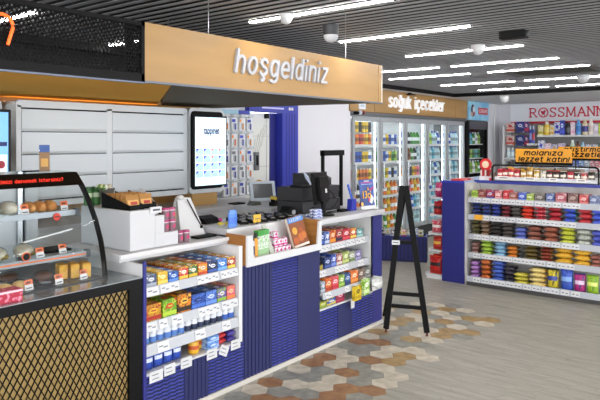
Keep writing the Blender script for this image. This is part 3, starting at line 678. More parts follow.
# white lectern-like stand and small items on the low counter
t = thing('sign_stand', 'white folded A-shaped stand on the counter beside the jars', 'stand', (3.02, 3.42, 1.01))
b = MB(); b.prism([(2.90, 3.40, 1.012), (3.08, 3.34, 1.012), (3.03, 3.45, 1.28), (2.93, 3.48, 1.28)], (.006, .012, 0), WHITE); b.build('front_board', t)
b = MB(); b.prism([(2.92, 3.60, 1.012), (3.08, 3.56, 1.012), (3.03, 3.47, 1.28), (2.93, 3.50, 1.28)], (.006, .012, 0), OFFW); b.build('rear_board', t)
MB().tube([(2.99, 3.44, 1.27), (3.06, 3.37, 1.08)], .005, BLACK).ball((3.06, 3.365, 1.07), .012, BLACK).build('rod', t)
MB().ball((2.95, 3.47, 1.285), .03, WHITE, sz=.6).build('knob', t)
b = MB(); b.box(2.80, 3.0, 3.78, 3.95, 1.06, 1.20, M('#e8e8ea'))
b.box(2.82, 2.98, 3.775, 3.78, 1.09, 1.18, M('#e8e8ea'))
rp = thing('receipt_printer', 'white slatted receipt printer on the counter behind the jars', 'printer', (2.86, 3.66, 1.01))
b = MB(); b.prism([(2.70, 3.60, 1.012), (2.70, 3.75, 1.012), (2.70, 3.75, 1.24), (2.70, 3.60, 1.15)], (.19, 0, 0), OFFW); b.build('body', rp)
b = MB()
for k in range(3): b.prism([(2.71, 3.594 + .05*k, 1.158 + .03*k), (2.88, 3.594 + .05*k, 1.158 + .03*k), (2.88, 3.612 + .05*k, 1.169 + .03*k), (2.71, 3.612 + .05*k, 1.169 + .03*k)], (0, 0, .004), BLACK)
b.build('slot', rp)
cup = thing('straw_cup', 'clear cup of brown paper sticks beside the white stand', 'cup', (2.86, 3.46, 1.012))
MB().lathe([(.03, 0), (.038, .1)], (2.86, 3.46, 1.012), PLAST).build('cup_body', cup)
q = MB()
for k in range(9): a = k*.7; q.tube([(2.86 + .018*math.cos(a), 3.46 + .018*math.sin(a), 1.02), (2.86 + .03*math.cos(a), 3.46 + .03*math.sin(a), 1.185)], .006, M('#b89050'), 5)
q.build('sticks', cup)
one(MB().box(2.9, 3.08, 3.22, 3.30, 1.012, 1.026, BLACKM), 'wallet', 'flat black pouch lying on the counter edge beside the jars', 'pouch', bevel=.004)
for i, (xx, yy) in enumerate(((3.23, 3.34), (3.275, 3.315), (3.31, 3.33))):
    q = MB()
    for k in range(6): a = k*1.05; q.ball((xx + .012*math.cos(a), yy + .012*math.sin(a), 1.076), .012, M('#d8c440'), n=7, k=4)
    q.ball((xx, yy, 1.072), .016, M('#c8c0a0'), n=7, k=4); q.lathe([(.012, 0), (.016, .012)], (xx, yy, 1.06), WHITE, 8)
    one(q, 'flower_ornament', 'tiny yellow flower ornament, %s of three on the counter' % ORD[i], 'ornament', 'yellow ornaments')

# card readers laid out on the counter
def reader():
    t = thing('card_reader', '', 'device')
    MB().prism([(-.035, 0, 0), (-.03, .13, 0), (-.03, .13, .03), (-.035, 0, .018)], (.065, 0, 0), BLACKM).build('body', t, .004)
    MB().prism([(-.025, .07, .0245), (.025, .07, .0245), (.025, .12, .0295), (-.025, .12, .0295)], (0, 0, .002), M('#4a4c50', .2)).build('screen', t)
    MB().box(-.018, .018, .018, .045, .02, .024, M('#8a8478')).build('keypad', t)
    return t
n = 0
for r in range(3):
    for k in range(7):
        if r == 2 and k in (0, 1) or (r == 1 and k == 6): continue
        xx = 3.39 + k*.10 + r*.03; yy = 3.24 + r*.13 - .01*k
        if yy > 3.48 or xx > 3.93: continue
        place('reader', reader, (xx, yy, 1.06), -.5 + .1*math.sin(k*3 + r), 'black handheld card reader, %s from left in the %s row on the counter' % (ORD[k], ('front', 'middle', 'rear')[r]), 'device', 'black card readers on the counter')
t = thing('device_cradle', 'black charging cradle with pink toggle left of the readers', 'device', (3.36, 3.52, 1.06))
MB().prism([(3.2, 3.46, 1.061), (3.2, 3.58, 1.061), (3.2, 3.57, 1.12), (3.2, 3.50, 1.10)], (.15, 0, 0), BLACKM).build('body', t, .006)
MB().ball((3.36, 3.48, 1.079), .018, M('#d04a9a')).build('toggle', t)
t = thing('tape_dispenser', 'black rounded tape dispenser beside the boxes on the counter', 'dispenser', (4.12, 3.38, 1.06))
b = MB(); pts = [(3.99 + .16*i/10, 3.33, 1.06 + .075*math.sin(PI*(i/10)**.8)) for i in range(11)]; b.prism(pts, (0, .09, 0), BLACKM); b.build('body', t)
MB().cyl((4.08, 3.32, 1.085), .02, .11, LGREY, axis='y').build('roll', t)
for i in range(4):
    q = lambda: carton(.085, .06, .022, '#e4e8f0', '#2c48a0', '#2c48a0')
    place('cigs', mk(q, 'small_box'), (4.04 + .05*(i > 2), 3.03 + .09*(i == 3), 1.0605 + .0245*(i % 3)), -.3 + .1*i, 'flat white and blue box, %s in the little heap by the monitor' % ORD[i], 'box', 'white and blue boxes')
# POS block
t = thing('cash_drawer', 'wide charcoal cash drawer stack on the counter', 'cash drawer', (4.45, 3.45, 1.06))
DK = M('#333336', .5)
MB().box(4.18, 4.74, 3.30, 3.60, 1.06, 1.165, DK).build('lower_unit', t, .006); MB().box(4.18, 4.74, 3.31, 3.60, 1.17, 1.285, DK).box(4.2, 4.72, 3.32, 3.59, 1.165, 1.17, BLACK).build('upper_unit', t, .006)
MB().box(4.30, 4.42, 3.295, 3.30, 1.105, 1.112, BLACK).build('drawer_slot', t)
t = thing('receipt_printer', 'black receipt printer sitting on the cash drawer stack', 'printer', (4.55, 3.47, 1.285))
b = MB(); b.prism([(4.38, 3.36, 1.285), (4.38, 3.58, 1.285), (4.38, 3.58, 1.40), (4.38, 3.46, 1.40), (4.38, 3.36, 1.35)], (.30, 0, 0), M('#2a2a2d', .45)); b.build('body', t, .012)
b = MB(); b.box(4.42, 4.64, 3.46, 3.475, 1.40, 1.402, DSTEEL); b.build('paper_slot', t)
b = MB(); b.prism([(4.36, 3.36, 1.30), (4.36, 3.40, 1.38), (4.36, 3.44, 1.41), (4.36, 3.42, 1.36)], (.02, 0, 0), M('#c8d4e8')); b.build('paper', t)
t = thing('keyboard', 'small black keyboard on top of the cash drawer stack', 'keyboard', (4.27, 3.36, 1.285))
MB().prism([(4.185, 3.31, 1.285), (4.185, 3.45, 1.285), (4.185, 3.45, 1.305), (4.185, 3.31, 1.297)], (.17, 0, 0), BLACKM).build('body', t)
b = MB()
for r in range(4):
    for k in range(7): b.box(4.195 + k*.022, 4.212 + k*.022, 3.32 + r*.03, 3.342 + r*.03, 1.297 + r*.0017, 1.305 + r*.0017, DGREY)
b.build('keys', t)
t = thing('monitor', 'black monitor seen from behind on the counter', 'monitor', (4.22, 3.10, 1.06))
R_ = Matrix.Translation((4.235, 3.115, 1.06)) @ Matrix.Rotation(.25, 4, 'Z')
b = MB(); b.prism([(-.14, 0, .10), (.14, 0, .10), (.15, 0, .37), (-.15, 0, .37)], (0, .03, 0), BLACK); b.prism([(-.09, -.03, .13), (.09, -.03, .13), (.10, -.03, .33), (-.10, -.03, .33)], (0, .03, 0), BLACK); b.xf(Matrix.Rotation(-.1, 4, 'X')).xf(R_); b.build('display_back', t, .01)
b = MB(); b.tube([(0, .01, .01), (0, .0, .14)], .022, BLACK, 10); b.xf(R_); b.build('stand_neck', t)
b = MB(); b.lathe([(.10, 0), (.095, .012), (.03, .022)], (0, .01, 0), BLACK, 20); b.xf(R_); b.build('stand_base', t)
b = MB(); b.box(.0, .035, -.034, -.030, .19, .225, WHITE); b.xf(Matrix.Rotation(-.1, 4, 'X')).xf(R_); b.build('sticker', t)
for i, (p, q_) in enumerate((((4.42, 3.2, 1.10), 'black cable looping behind the monitor'), ((4.5, 3.16, 1.07), 'black cable trailing to the counter corner'))):
    pts = [(p[0] + .09*math.cos(a*.5)*(1 if i == 0 else 1.4), p[1] + .05*math.sin(a*.4), p[2] + (.09*math.sin(a*.55) + .08 if i == 0 else -.004)) for a in range(14)]
    one(MB().tube(pts, .004, BLACK, 5), 'cable', q_, 'cable')
one(MB().box(4.51, 4.60, 3.12, 3.18, 1.06, 1.085, BLACKM), 'adapter', 'black power adapter lying right of the monitor', 'adapter', bevel=.005)
t = thing('security_gate', 'black framed anti theft gate behind the counter corner', 'gate', (5.1, 3.72, 0))
b = MB(); b.box(5.0, 5.025, 3.69, 3.72, 0, 1.58, BLACKM); b.build('post', t); b = MB(); b.box(5.325, 5.35, 3.69, 3.72, 0, 1.58, BLACKM); b.build('post', t)
b = MB(); b.box(5.0, 5.35, 3.67, 3.73, 1.545, 1.60, BLACKM); b.build('head_bar', t); b = MB(); b.box(5.03, 5.31, 3.69, 3.71, .1, .14, BLACKM); b.build('foot_bar', t)
q = MB(); txt('sensor', (5.09, 3.669, 1.555), (1, 0, 0), .16, .025, .001, M('#8aa8c8'), mb=q)
t = thing('promo_stand', 'dark blue promotional board with a yellow slogan on the counter corner', 'sign', (4.9, 3.05, 1.06))
R_ = Matrix.Translation((4.745, 3.065, 1.06)) @ Matrix.Rotation(-.12, 4, 'Z') @ Matrix.Rotation(-.12, 4, 'X')
def pblue():
    m, nt, bb = nodes('promo_print')
    tc = nt.nodes.new('ShaderNodeTexCoord'); gr = nt.nodes.new('ShaderNodeTexNoise'); gr.inputs['Scale'].default_value = 5
    r = nt.nodes.new('ShaderNodeValToRGB'); r.color_ramp.elements[0].color = lin('#1e2468'); r.color_ramp.elements[1].color = lin('#4a70b8'); r.color_ramp.elements[0].position = .35; r.color_ramp.elements[1].position = .75
    nt.links.new(tc.outputs['Object'], gr.inputs['Vector']); nt.links.new(gr.outputs['Fac'], r.inputs['Fac']); nt.links.new(r.outputs['Color'], bb.inputs['Base Color']); bb.inputs['Roughness'].default_value = .25
    return m
b = MB(); b.box(0, .205, 0, .006, .03, .28, pblue()); b.xf(R_); b.build('printed_panel', t)
b = MB(); b.box(-.005, .21, -.03, .05, .004, .009, OFFW); b.box(-.002, .207, -.004, .010, .006, .035, OFFW); b.xf(R_); b.build('acrylic_foot', t)
q = MB(); txt('13ci', (.03, -.003, .105), (1, 0, 0), .12, .07, .003, M('#f0b428'), mb=q, bold=.008, shear=.1); txt('2.', (.10, -.003, .18), (1, 0, 0), .035, .025, .002, M('#f0b428'), mb=q, bold=.02); q.xf(R_); q.build('lettering', t)
b = MB(); b.box(.025, .18, -.0015, 0, .246, .252, M('#c83a90')); b.box(.07, .14, -.0015, 0, .26, .268, WHITE); b.box(.03, .19, -.0015, 0, .232, .237, M('#a8b8e0'))
b.prism([(.12, -.003, .07), (.155, -.003, .05), (.195, -.003, .10), (.16, -.003, .135)], (0, .003, 0), OFFW); b.prism([(.105, -.003, .09), (.12, -.003, .07), (.135, -.003, .085), (.12, -.003, .105)], (0, .003, 0), M('#d83a80'))
b.prism([(.14, -.002, .17), (.2, -.002, .19), (.2, -.002, .205), (.14, -.002, .19)], (0, .002, 0), M('#b02a78')); b.ball((.02, 0, .055), .018, M('#e8b43a'), sy=.1); b.xf(R_); b.build('print_art', t)
t = thing('dustpan', 'blue plastic holder with an upright handle beside the monitor cables', 'holder', (4.70, 3.14, 1.06))
b = MB(); b.prism([(4.645, 3.11, 1.06), (4.73, 3.11, 1.06), (4.725, 3.11, 1.165), (4.655, 3.11, 1.165)], (0, .05, 0), COBALT); b.build('body', t)
b = MB(); b.bar((4.69, 3.13, 1.15), (4.63, 3.14, 1.30), .02, .01, M('#3a62c8'), (1, 0, 0)); b.build('handle', t)

# ================================================================== RETURN COUNTER AND BACK COUNTER
t = thing('staff_counter', 'white return counter with cabinet doors behind the till', 'counter', (4.7, 4.2, 0))
MB().box(4.33, 5.0, 3.80, 4.98, 1.02, 1.06, WHITEG).build('worktop', t)
MB().box(4.36, 4.98, 3.82, 4.96, .0, 1.02, M('#dcdcda')).build('body', t)
for k in range(3):
    d = MB().box(4.345, 4.36, 3.84 + k*.37, 4.19 + k*.37, .12, 1.0, M('#d2d2d0')).build('door', t)
    MB().tube([(4.33, 3.87 + k*.37 + (.28 if k % 2 else 0), .80), (4.33, 3.87 + k*.37 + (.28 if k % 2 else 0), .96)], .008, STEEL).build('handle', d)
t = thing('back_counter', 'long white back counter below the drawer wall', 'counter', (2.6, 4.7, 0))
MB().box(1.0, 4.32, 4.28, 4.995, 1.02, 1.06, WHITEG).build('worktop', t); MB().box(1.0, 4.32, 4.30, 4.99, 0, 1.02, OFFW).build('body', t)
dc = thing('drawer_cabinet', 'wide white wall cabinet with two columns of drawers', 'cabinet', (3.08, 4.75, 1.10))
CABW = M('#d6dadc', .35)
def rrect(x0, x1, z0, z1, r, n=5):
    p = []
    for cx, cz, a0 in ((x1-r, z1-r, 0), (x0+r, z1-r, PI/2), (x0+r, z0+r, PI), (x1-r, z0+r, 1.5*PI)):
        for i in range(n+1): a = a0 + PI/2*i/n; p.append((cx + r*math.cos(a), cz + r*math.sin(a)))
    return p
b = MB(); b.prism([(x, 4.515, z) for x, z in rrect(2.252, 3.912, 1.19, 2.005, .04)], (0, .475, 0), CABW); b.build('carcass', dc)
b = MB()
for x0, x1 in ((2.252, 2.29), (3.03, 3.08), (3.87, 3.912)): b.box(x0, x1, 4.497, 4.515, 1.23, 1.965, CABW)
b.prism([(x, 4.497, z) for x, z in rrect(2.252, 3.912, 1.19, 1.235, .02)], (0, .018, 0), CABW); b.prism([(x, 4.497, z) for x, z in rrect(2.252, 3.912, 1.95, 2.005, .026)], (0, .018, 0), CABW); b.build('face_frame', dc)
b = MB(); b.box(2.29, 3.03, 4.512, 4.515, 1.235, 1.95, BLACK); b.box(3.08, 3.87, 4.512, 4.515, 1.235, 1.95, BLACK); b.build('shadow_gap', dc)
DRW = M('#cfd5d8', .3)
for x0, x1 in ((2.293, 3.027), (3.083, 3.867)):
    for k in range(4):
        z1 = 1.937 - k*.174
        d = MB().box(x0, x1, 4.494, 4.51, z1 - .167, z1, DRW).build('drawer', dc)
        MB().prism([(x0+.01, 4.494, z1-.165), (x0+.01, 4.486, z1-.160), (x0+.01, 4.494, z1-.145)], (x1-x0-.02, 0, 0), DRW).build('finger_pull', d)
t = thing('cove_light', 'warm hidden light strip lying on top of the drawer cabinet', 'light', (3.0, 4.85, 2.005))
MB().box(2.3, 3.86, 4.82, 4.88, 2.005, 2.008, FW).build('housing', t); MB().box(2.32, 3.84, 4.825, 4.875, 2.008, 2.0105, LEDW).build('diffuser', t)
# screen with black bay behind
t = thing('screen_bay', 'white rounded wall housing with a black recess behind the screen', 'cabinet', (4.13, 4.6, 1.19))
b = MB(); b.prism([(x, 4.50, z) for x, z in rrect(3.93, 4.40, 1.185, 2.015, .05)], (0, .35, 0), CABW); b.build('shell', t)
b = MB(); b.prism([(x, 4.492, z) for x, z in rrect(3.955, 4.375, 1.225, 1.985, .04)], (0, .01, 0), BLACKM); b.build('recess', t)
MB().box(4.02, 4.35, 4.55, 4.8, 1.06, 1.186, M('#c39a5c')).build('wooden_foot', t)
SCR = M('#cfe4ec', .3, 0, .95)
t = thing('mounted_screen', 'upright lit info screen with a grid of tiles in front of the housing', 'screen', (4.2, 4.42, 1.25))
b = MB(); b.box(3.93, 4.365, 4.425, 4.45, 1.25, 1.94, BLACK); b.box(4.1, 4.2, 4.45, 4.492, 1.5, 1.7, BLACK); b.build('bezel', t)
b = MB(); b.box(3.945, 4.35, 4.422, 4.425, 1.265, 1.925, SCR); b.build('display', t)
q = MB(); q = txt('tappınet', (4.05, 4.4215, 1.74), (1, 0, 0), .21, .085, .001, M('#141f70', .4), mb=q, bold=.03); txt('Hizmet partner dinlenin', (3.955, 4.4215, 1.675), (1, 0, 0), .38, .035, .001, M('#e08a5a', .4, 0, .5), mb=q, bold=.01); q.build('lettering', t)
b = MB()
for r in range(4):
    for k in range(4):
        x0 = 3.955 + k*.098; z0 = 1.56 - r*.072
        b.box(x0, x0+.088, 4.420, 4.422, z0, z0+.062, M('#a8c4e8', .4, 0, .7)); b.prism([(x0, 4.4195, z0+.062), (x0, 4.4195, z0+.03), (x0+.035, 4.4195, z0+.062)], (0, .001, 0), M('#e08838' if (r == 0 and k > 1) or (r == 1 and k == 2) else '#3c48c8', .4, 0, .5))
b.build('tile_grid', t)
t = thing('mounted_screen', 'blue lit screen at the far left above the glass case', 'screen', (1.95, 4.35, 1.45))
b = MB(); b.box(1.55, 2.13, 4.33, 4.36, 1.40, 1.92, BLACK); b.box(1.7, 1.9, 4.36, 4.62, 1.5, 1.7, BLACK); b.build('bezel', t)
b = MB(); b.box(1.57, 2.11, 4.327, 4.33, 1.42, 1.90, M('#5f9ad0', .3, 0, .9)); b.build('display', t)
b = MB(); b.box(1.9, 2.1, 4.324, 4.327, 1.66, 1.69, M('#1c2c70')); b.box(2.02, 2.10, 4.324, 4.327, 1.44, 1.60, M('#d8e8f4', .4, 0, .8)); b.ball((2.06, 4.325, 1.53), .03, M('#c03040'), sy=.1); b.ball((2.07, 4.325, 1.46), .02, M('#403028'), sy=.1); b.build('picture', t)
t = thing('screen_bay', 'white rounded housing behind the far left screen', 'cabinet', (1.85, 4.7, 1.1))
b = MB(); b.prism([(x, 4.64, z) for x, z in rrect(1.5, 2.215, 1.19, 2.03, .07)], (0, .3, 0), CABW); b.build('shell', t); b = MB(); b.prism([(x, 4.632, z) for x, z in rrect(1.53, 2.185, 1.23, 2.0, .05)], (0, .01, 0), BLACKM); b.build('recess', t)
MB().box(1.6, 2.1, 4.66, 4.9, 1.06, 1.192, M('#c39a5c')).build('wooden_foot', t)
# accessory peg board
t = thing('peg_board', 'white peg board of hanging phone accessories beside the screen', 'peg board', (4.97, 4.94, 1.0))
MB().box(4.62, 5.22, 4.955, 4.985, 1.075, 2.02, M('#dfe2e4')).build('panel', t); MB().box(4.62, 5.22, 4.85, 4.985, 1.0605, 1.075, M('#c8ccd0')).build('base', t)
MB().box(4.62, 5.22, 4.90, 4.985, 2.0, 2.045, M('#9cc8dc')).build('header', t)
MB().box(5.02, 5.2, 4.897, 4.90, 2.0, 2.045, COBALT).build('header_logo', t)
for r in range(5):
    z = 1.965 - r*.18
    for k in range(4):
        xx = 4.79 + k*.125
        h = MB().tube([(xx, 4.955, z), (xx, 4.85, z), (xx, 4.845, z+.012)], .004, STEEL, 5); h.box(xx-.04, xx+.04, 4.838, 4.842, z, z+.03, M('#c8ccd0')); h.build('peg_hook', t)
        c = ['#f0883a', '#2c3ca0', '#3848b8', '#6a6e74', '#f0a050'][(r*3 + k*2) % 5]
        def acc(c=c):
            q = MB().box(-.045, .045, 0, .03, -.15, .0, M('#e6e8ea', .35)); q.box(-.025, .02, -.004, 0, -.12, -.05, M('#c4c8cc')); q.box(-.04, -.015 if c[1] == 'f' else .015, -.002, 0, -.045, -.012, pm(c)); q.box(-.005, .02, -.006, -.003, -.13, -.06, pm(dull(c, .8)))
            q.box(-.008, .008, .008, .022, 0.0, .008, M('#e6e8ea', .35)); return q.build('accessory_pack', org=(0, 0, 0))
        place(('acc', c), acc, (xx, 4.86, z - .0145), 0, 'white blister pack, %s from left on the %s row of pegs' % (ORD[k], ORD[r]), 'accessory', 'phone accessories on the peg board')
# staff touch screen and bits on the return counter
t = thing('touch_monitor', 'white framed touch monitor tilted back on the return counter', 'monitor', (4.75, 4.3, 1.06))
R_ = Matrix.Translation((4.75, 4.27, 1.075)) @ Matrix.Rotation(-.5, 4, 'Z') @ Matrix.Rotation(-.3, 4, 'X')
b = MB(); b.box(-.14, .14, 0, .03, .0, .21, M('#c9d3dc', .35)); b.xf(R_); b.build('frame', t, .005)
b = MB(); b.box(-.105, .105, -.003, 0, .03, .18, M('#5a5c5e', .15)); b.xf(R_); b.build('display', t)
b = MB(); b.box(4.68, 4.82, 4.27, 4.42, 1.06, 1.075, LGREY); b.bar((4.76, 4.36, 1.07), (4.77, 4.35, 1.2), .05, .03, LGREY); b.build('stand', t)
t = thing('stapler', 'black and yellow tape gun on the return counter', 'tool', (4.55, 3.95, 1.06))
MB().box(4.50, 4.60, 3.92, 3.98, 1.06, 1.10, BLACKM).cyl((4.55, 3.92, 1.12), .035, .05, BLACKM, axis='y').build('body', t, .004); MB().cyl((4.53, 3.915, 1.135), .018, .06, M('#d8b830'), axis='y').build('roll', t)
one(MB().box(4.64, 4.69, 3.93, 3.98, 1.06, 1.13, M('#3c48b0')), 'pen_box', 'small blue box right of the tape gun', 'box')
one(MB().box(4.36, 4.50, 4.30, 4.40, 1.06, 1.075, BLACKM), 'keyboard', 'flat black keypad on the return counter edge', 'keyboard')
one(MB().prism([(4.42, 4.12, 1.06), (4.55, 4.12, 1.06), (4.53, 4.12, 1.09), (4.45, 4.12, 1.10)], (0, .08, 0), M('#5a5a50')), 'scanner', 'grey olive hand scanner lying on the return counter', 'scanner')
q = MB()
for k in range(3): q.box(4.80 + .01*k, 4.95, 3.90, 4.05, 1.06 + .02*k, 1.078 + .02*k, M(['#d8d8d4', '#c8ccd0', '#e8e8e4'][k]))
one(q, 'paper_stack', 'stack of white papers on the return counter beside the till', 'papers')

# ================================================================== CANOPY AND SIGN
cn = thing('sign_canopy', 'gold canopy board with white raised lettering hung over the counter', 'sign', (3.6, 3.3, 2.05))
b = MB(); b.box(2.262, 4.895, YC, YC+.04, 2.055, 2.40, GOLD); b.build('front_board', cn)
b = MB(); b.box(4.90, 4.95, YC-.002, YC+.04, 2.055, 2.40, GOLD); b.box(4.95, 4.962, YC-.004, 3.10, 2.05, 2.402, M('#e8e4da')); b.build('end_board', cn)
b = MB(); b.box(2.262, 4.962, YC-.006, YC+.035, 2.043, 2.055, M('#6d727c', .45, .6)); b.build('edge_strip', cn)
strokes('hoşgeldiniz', (3.0, YC, 2.163), (1, 0, 0), 1.07, .134, .022, .022, M('#b4b5ba', .4), gap=.42, asc=1.36, shear=.14, each=cn)
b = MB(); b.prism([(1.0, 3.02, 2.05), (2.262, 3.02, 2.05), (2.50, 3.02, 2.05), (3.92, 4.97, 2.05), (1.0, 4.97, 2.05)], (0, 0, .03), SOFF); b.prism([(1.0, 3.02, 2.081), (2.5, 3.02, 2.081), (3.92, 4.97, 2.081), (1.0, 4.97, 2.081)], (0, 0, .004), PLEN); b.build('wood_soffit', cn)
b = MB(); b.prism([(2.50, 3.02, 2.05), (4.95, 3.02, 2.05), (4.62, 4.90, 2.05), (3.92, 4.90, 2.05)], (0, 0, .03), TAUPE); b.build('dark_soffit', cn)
for x, y in ((2.79, 3.0), (4.39, 3.0), (3.6, 4.4), (1.4, 3.06)): MB().tube([(x, y, 2.08 if y > 3.2 else 2.39), (x, y, 2.8)], .003, M('#c8c8c8', .3, .6), 5).build('hanging_wire', cn)
# expanded-metal screen left of the sign
ms = thing('mesh_fascia', 'black expanded metal fascia beside the gold sign', 'mesh panel', (1.5, 3.05, 2.05))
def diamond(q, x0, x1, z0, z1, dx, dz, w, fn, m):
    """crossing strands clipped to the rectangle; fn maps (x,z)->point"""
    for s in (1, -1):
        k = dz/dx*s
        n0 = int((x1-x0 + (z1-z0)/abs(k))/dx) + 2
        for i in range(n0):
            xa = x0 + i*dx - ((z1-z0)/abs(k) if s > 0 else 0)
            a = Vector((xa, z0)); c = Vector((xa + (z1-z0)/k, z1))
            d = c - a; t0, t1 = 0.0, 1.0
            for lo, hi in ((x0, x1),):
                if abs(d.x) > 1e-9:
                    ta, tb = sorted(((lo-a.x)/d.x, (hi-a.x)/d.x)); t0 = max(t0, ta); t1 = min(t1, tb)
            if t1 - t0 < 1e-3: continue
            p, r = a + d*t0, a + d*t1
            q.bar(fn(p.x, p.y), fn(r.x, r.y), w, .004, m, (1, 0, 0) if fn(0, 0) is None else None)
def bar2(q, A, B, wdir, w, n, dp, m):
    A = Vector(A); B = Vector(B); u = Vector(wdir)*w/2; nn = Vector(n)*dp/2
    v = [p + u*i + nn*j for p in (A, B) for i, j in ((-1,-1),(1,-1),(1,1),(-1,1))]
    q.raw(v, [(0,1,2,3),(7,6,5,4),(0,4,5,1),(1,5,6,2),(2,6,7,3),(3,7,4,0)], m)
def mesh_sheet(q, x0, x1, z0, z1, dx, dz, w, fn, wdir, nrm, m, dp=.003):
    for s in (1, -1):
        run = (z1-z0)*dx/dz
        xa = x0 - run if s > 0 else x0
        xe = x1 if s > 0 else x1 + run
        while xa < xe:
            a = (xa, z0); c = (xa + s*run, z1)
            t0, t1 = 0.0, 1.0
            dX = c[0]-a[0]
            ta, tb = sorted(((x0-a[0])/dX, (x1-a[0])/dX)); t0 = max(0, ta); t1 = min(1, tb)
            if t1 - t0 > .002:
                f = lambda t: fn(a[0] + dX*t, z0 + (z1-z0)*t)
                bar2(q, f(t0), f(t1), wdir, w, nrm, dp, m)
            xa += dx
MESHB = M('#060606', .6, 0, 0, .2)
q = MB(); mesh_sheet(q, .9, 2.25, 2.065, 2.385, .024, .040, .0072, lambda x, z: (x, YC+.01, z), (1, 0, 0), (0, 1, 0), MESHB); q.build('front_mesh', ms)
q = MB(); mesh_sheet(q, 3.0, 3.14, 2.10, 2.385, .024, .040, .0072, lambda x, z: (2.25, x, z), (0, 1, 0), (1, 0, 0), MESHB); q.build('return_mesh', ms)
b = MB()
b.box(.9, 2.261, YC-.004, YC+.022, 2.375, 2.399, BLACKM); b.box(.9, 2.261, YC-.004, YC+.022, 2.045, 2.092, BLACKM)
for z in (2.088, 2.375): b.box(2.24, 2.261, YC+.02, 3.14, z, z+.024, BLACKM)
b.box(2.238, 2.261, YC-.004, YC+.022, 2.045, 2.399, BLACKM); b.box(2.24, 2.261, 3.12, 3.145, 2.088, 2.399, BLACKM); b.build('frame', ms)
b = MB(); b.box(.9, 2.261, YC-.006, YC+.02, 2.036, 2.045, M('#666c7c', .45, .6)); b.build('edge_strip', ms)
t = thing('neon_sign', 'orange rounded stroke sign on the black mesh', 'sign', (1.4, 2.965, 2.17))
pts = []
for i in range(17):
    a = -.9 + i*(2.6 + .9)/16
    pts.append((1.415 + .055*math.cos(a), YC-.012, 2.255 + .055*math.sin(a)))
pts = [(1.445, YC-.012, 2.165)] + pts[2:] + [(1.33, YC-.012, 2.29)]
MB().tube(pts, .0085, M('#ff6420', .4, 0, .9), 8).build('stroke', t)
MB().box(1.36, 1.38, YC-.012, YC, 2.295, 2.315, BLACK).build('bracket', t)
MB().box(1.455, 1.475, YC-.010, YC+.004, 2.245, 2.265, BLACK).build('bracket', t)

# ================================================================== GLASS BAKERY CASE
gc = thing('bakery_case', 'black framed curved glass bakery case with gold mesh front', 'display case', (1.5, 3.4, 0))
Zt = .894; XR = 2.246; XL = .75
b = MB(); b.box(XL, XR, YC-.0, YC+.03, .838, Zt-.004, BLACK); b.box(XR-.09, XR, YC, YC+.03, 0, .838, BLACK); b.box(XL, XR, YC, YC+.03, 0, .06, BLACK); b.build('front_frame', gc)
b = MB(); b.box(XL, XR-.09, YC+.02, YC+.03, .06, .838, M('#b4965a', .45)); b.build('gold_panel', gc)
q = MB(); mesh_sheet(q, XL, XR-.09, .06, .838, .036, .064, .0038, lambda x, z: (x, YC+.012, z), (1, 0, 0), (0, 1, 0), BLACKM, .008); q.build('front_mesh', gc)
b = MB(); b.box(XL, XR, YC, YC+.155, Zt-.004, Zt, M('#aab0b4', .22, .6)); b.box(2.115, XR, YC+.155, 3.95, Zt-.004, Zt, M('#8f9598', .22, .6)); b.build('steel_top', gc)
b = MB(); b.box(XR-.02, XR, YC+.03, 3.95, 0, Zt-.004, BLACKM); b.build('side_panel', gc)
b = MB(); b.box(XL, XR-.02, 3.93, 3.95, 0, .9, DGREY); b.box(XL, XR-.02, YC+.03, 3.93, .80, .86, DGREY); b.build('base_body', gc)
DK_ = .900
b = MB(); b.box(XL, 2.10, YC+.155, 3.93, .86, DK_, M('#3a3d40', .3)); b.build('deck', gc)
PR = [(3.14,.894),(3.155,.996),(3.185,1.111),(3.237,1.225),(3.31,1.34),(3.385,1.43),(3.435,1.475),(3.47,1.505)]
# curved end glass with black printed edge
b = MB(); b.prism([(2.111, y, z) for y, z in PR] + [(2.111, 3.93, 1.505), (2.111, 3.93, .894)], (.006, 0, 0), GLASS); b.build('end_glass', gc)
def inset(p, d):
    o = []
    for i, (y, z) in enumerate(p):
        a = p[max(0, i-1)]; c = p[min(len(p)-1, i+1)]; ty, tz = c[0]-a[0], c[1]-a[1]; l = math.hypot(ty, tz)
        o.append((y + d*tz/l, z - d*ty/l))
    return o
IN = inset(PR, .036)
b = MB()
for i in range(len(PR)-1):
    b.prism([(2.108, *PR[i]), (2.108, *PR[i+1]), (2.108, *IN[i+1]), (2.108, *IN[i])], (.012, 0, 0), BLACK)
b.build('curved_edge', gc)
b = MB()
for y, z in ((3.150, .935), (3.172, 1.01), (3.20, 1.09), (3.235, 1.16), (3.30, 1.27), (3.335, 1.32)): b.lathe([(.004, 0), (.004, .002)], (2.12, y+.022, z), LGREY, 8, 'x')
b.build('edge_studs', gc)
b = MB(); vs = []; fs = []
for y, z in PR: vs += [(XL, y, z), (2.108, y, z)]
fs = [(2*i, 2*i+1, 2*i+3, 2*i+2) for i in range(len(PR)-1)]
b.raw(vs, fs, GLASS, True); b.build('front_glass', gc)
def slope(x, s, d=.003):
    """point on the upper glass slope, s=0 lower .. 1 upper, pushed d outward"""
    y0, z0, y1, z1 = 3.385, 1.43, 3.47, 1.505
    ty, tz = y1-y0, z1-z0; l = math.hypot(ty, tz)
    return Vector((x, y0 + ty*s - d*tz/l, z0 + tz*s + d*ty/l))
b = MB()
for sgm in ((3.385,1.43,3.435,1.475), (3.435,1.475,3.47,1.505)):
    b.prism([(XL, sgm[0], sgm[1]), (2.108, sgm[0], sgm[1]), (2.108, sgm[2], sgm[3]), (XL, sgm[2], sgm[3])], (0, -.003, .002), BLACK)
b.build('printed_band', gc)
up = Vector((0, .085, .075)).normalized()
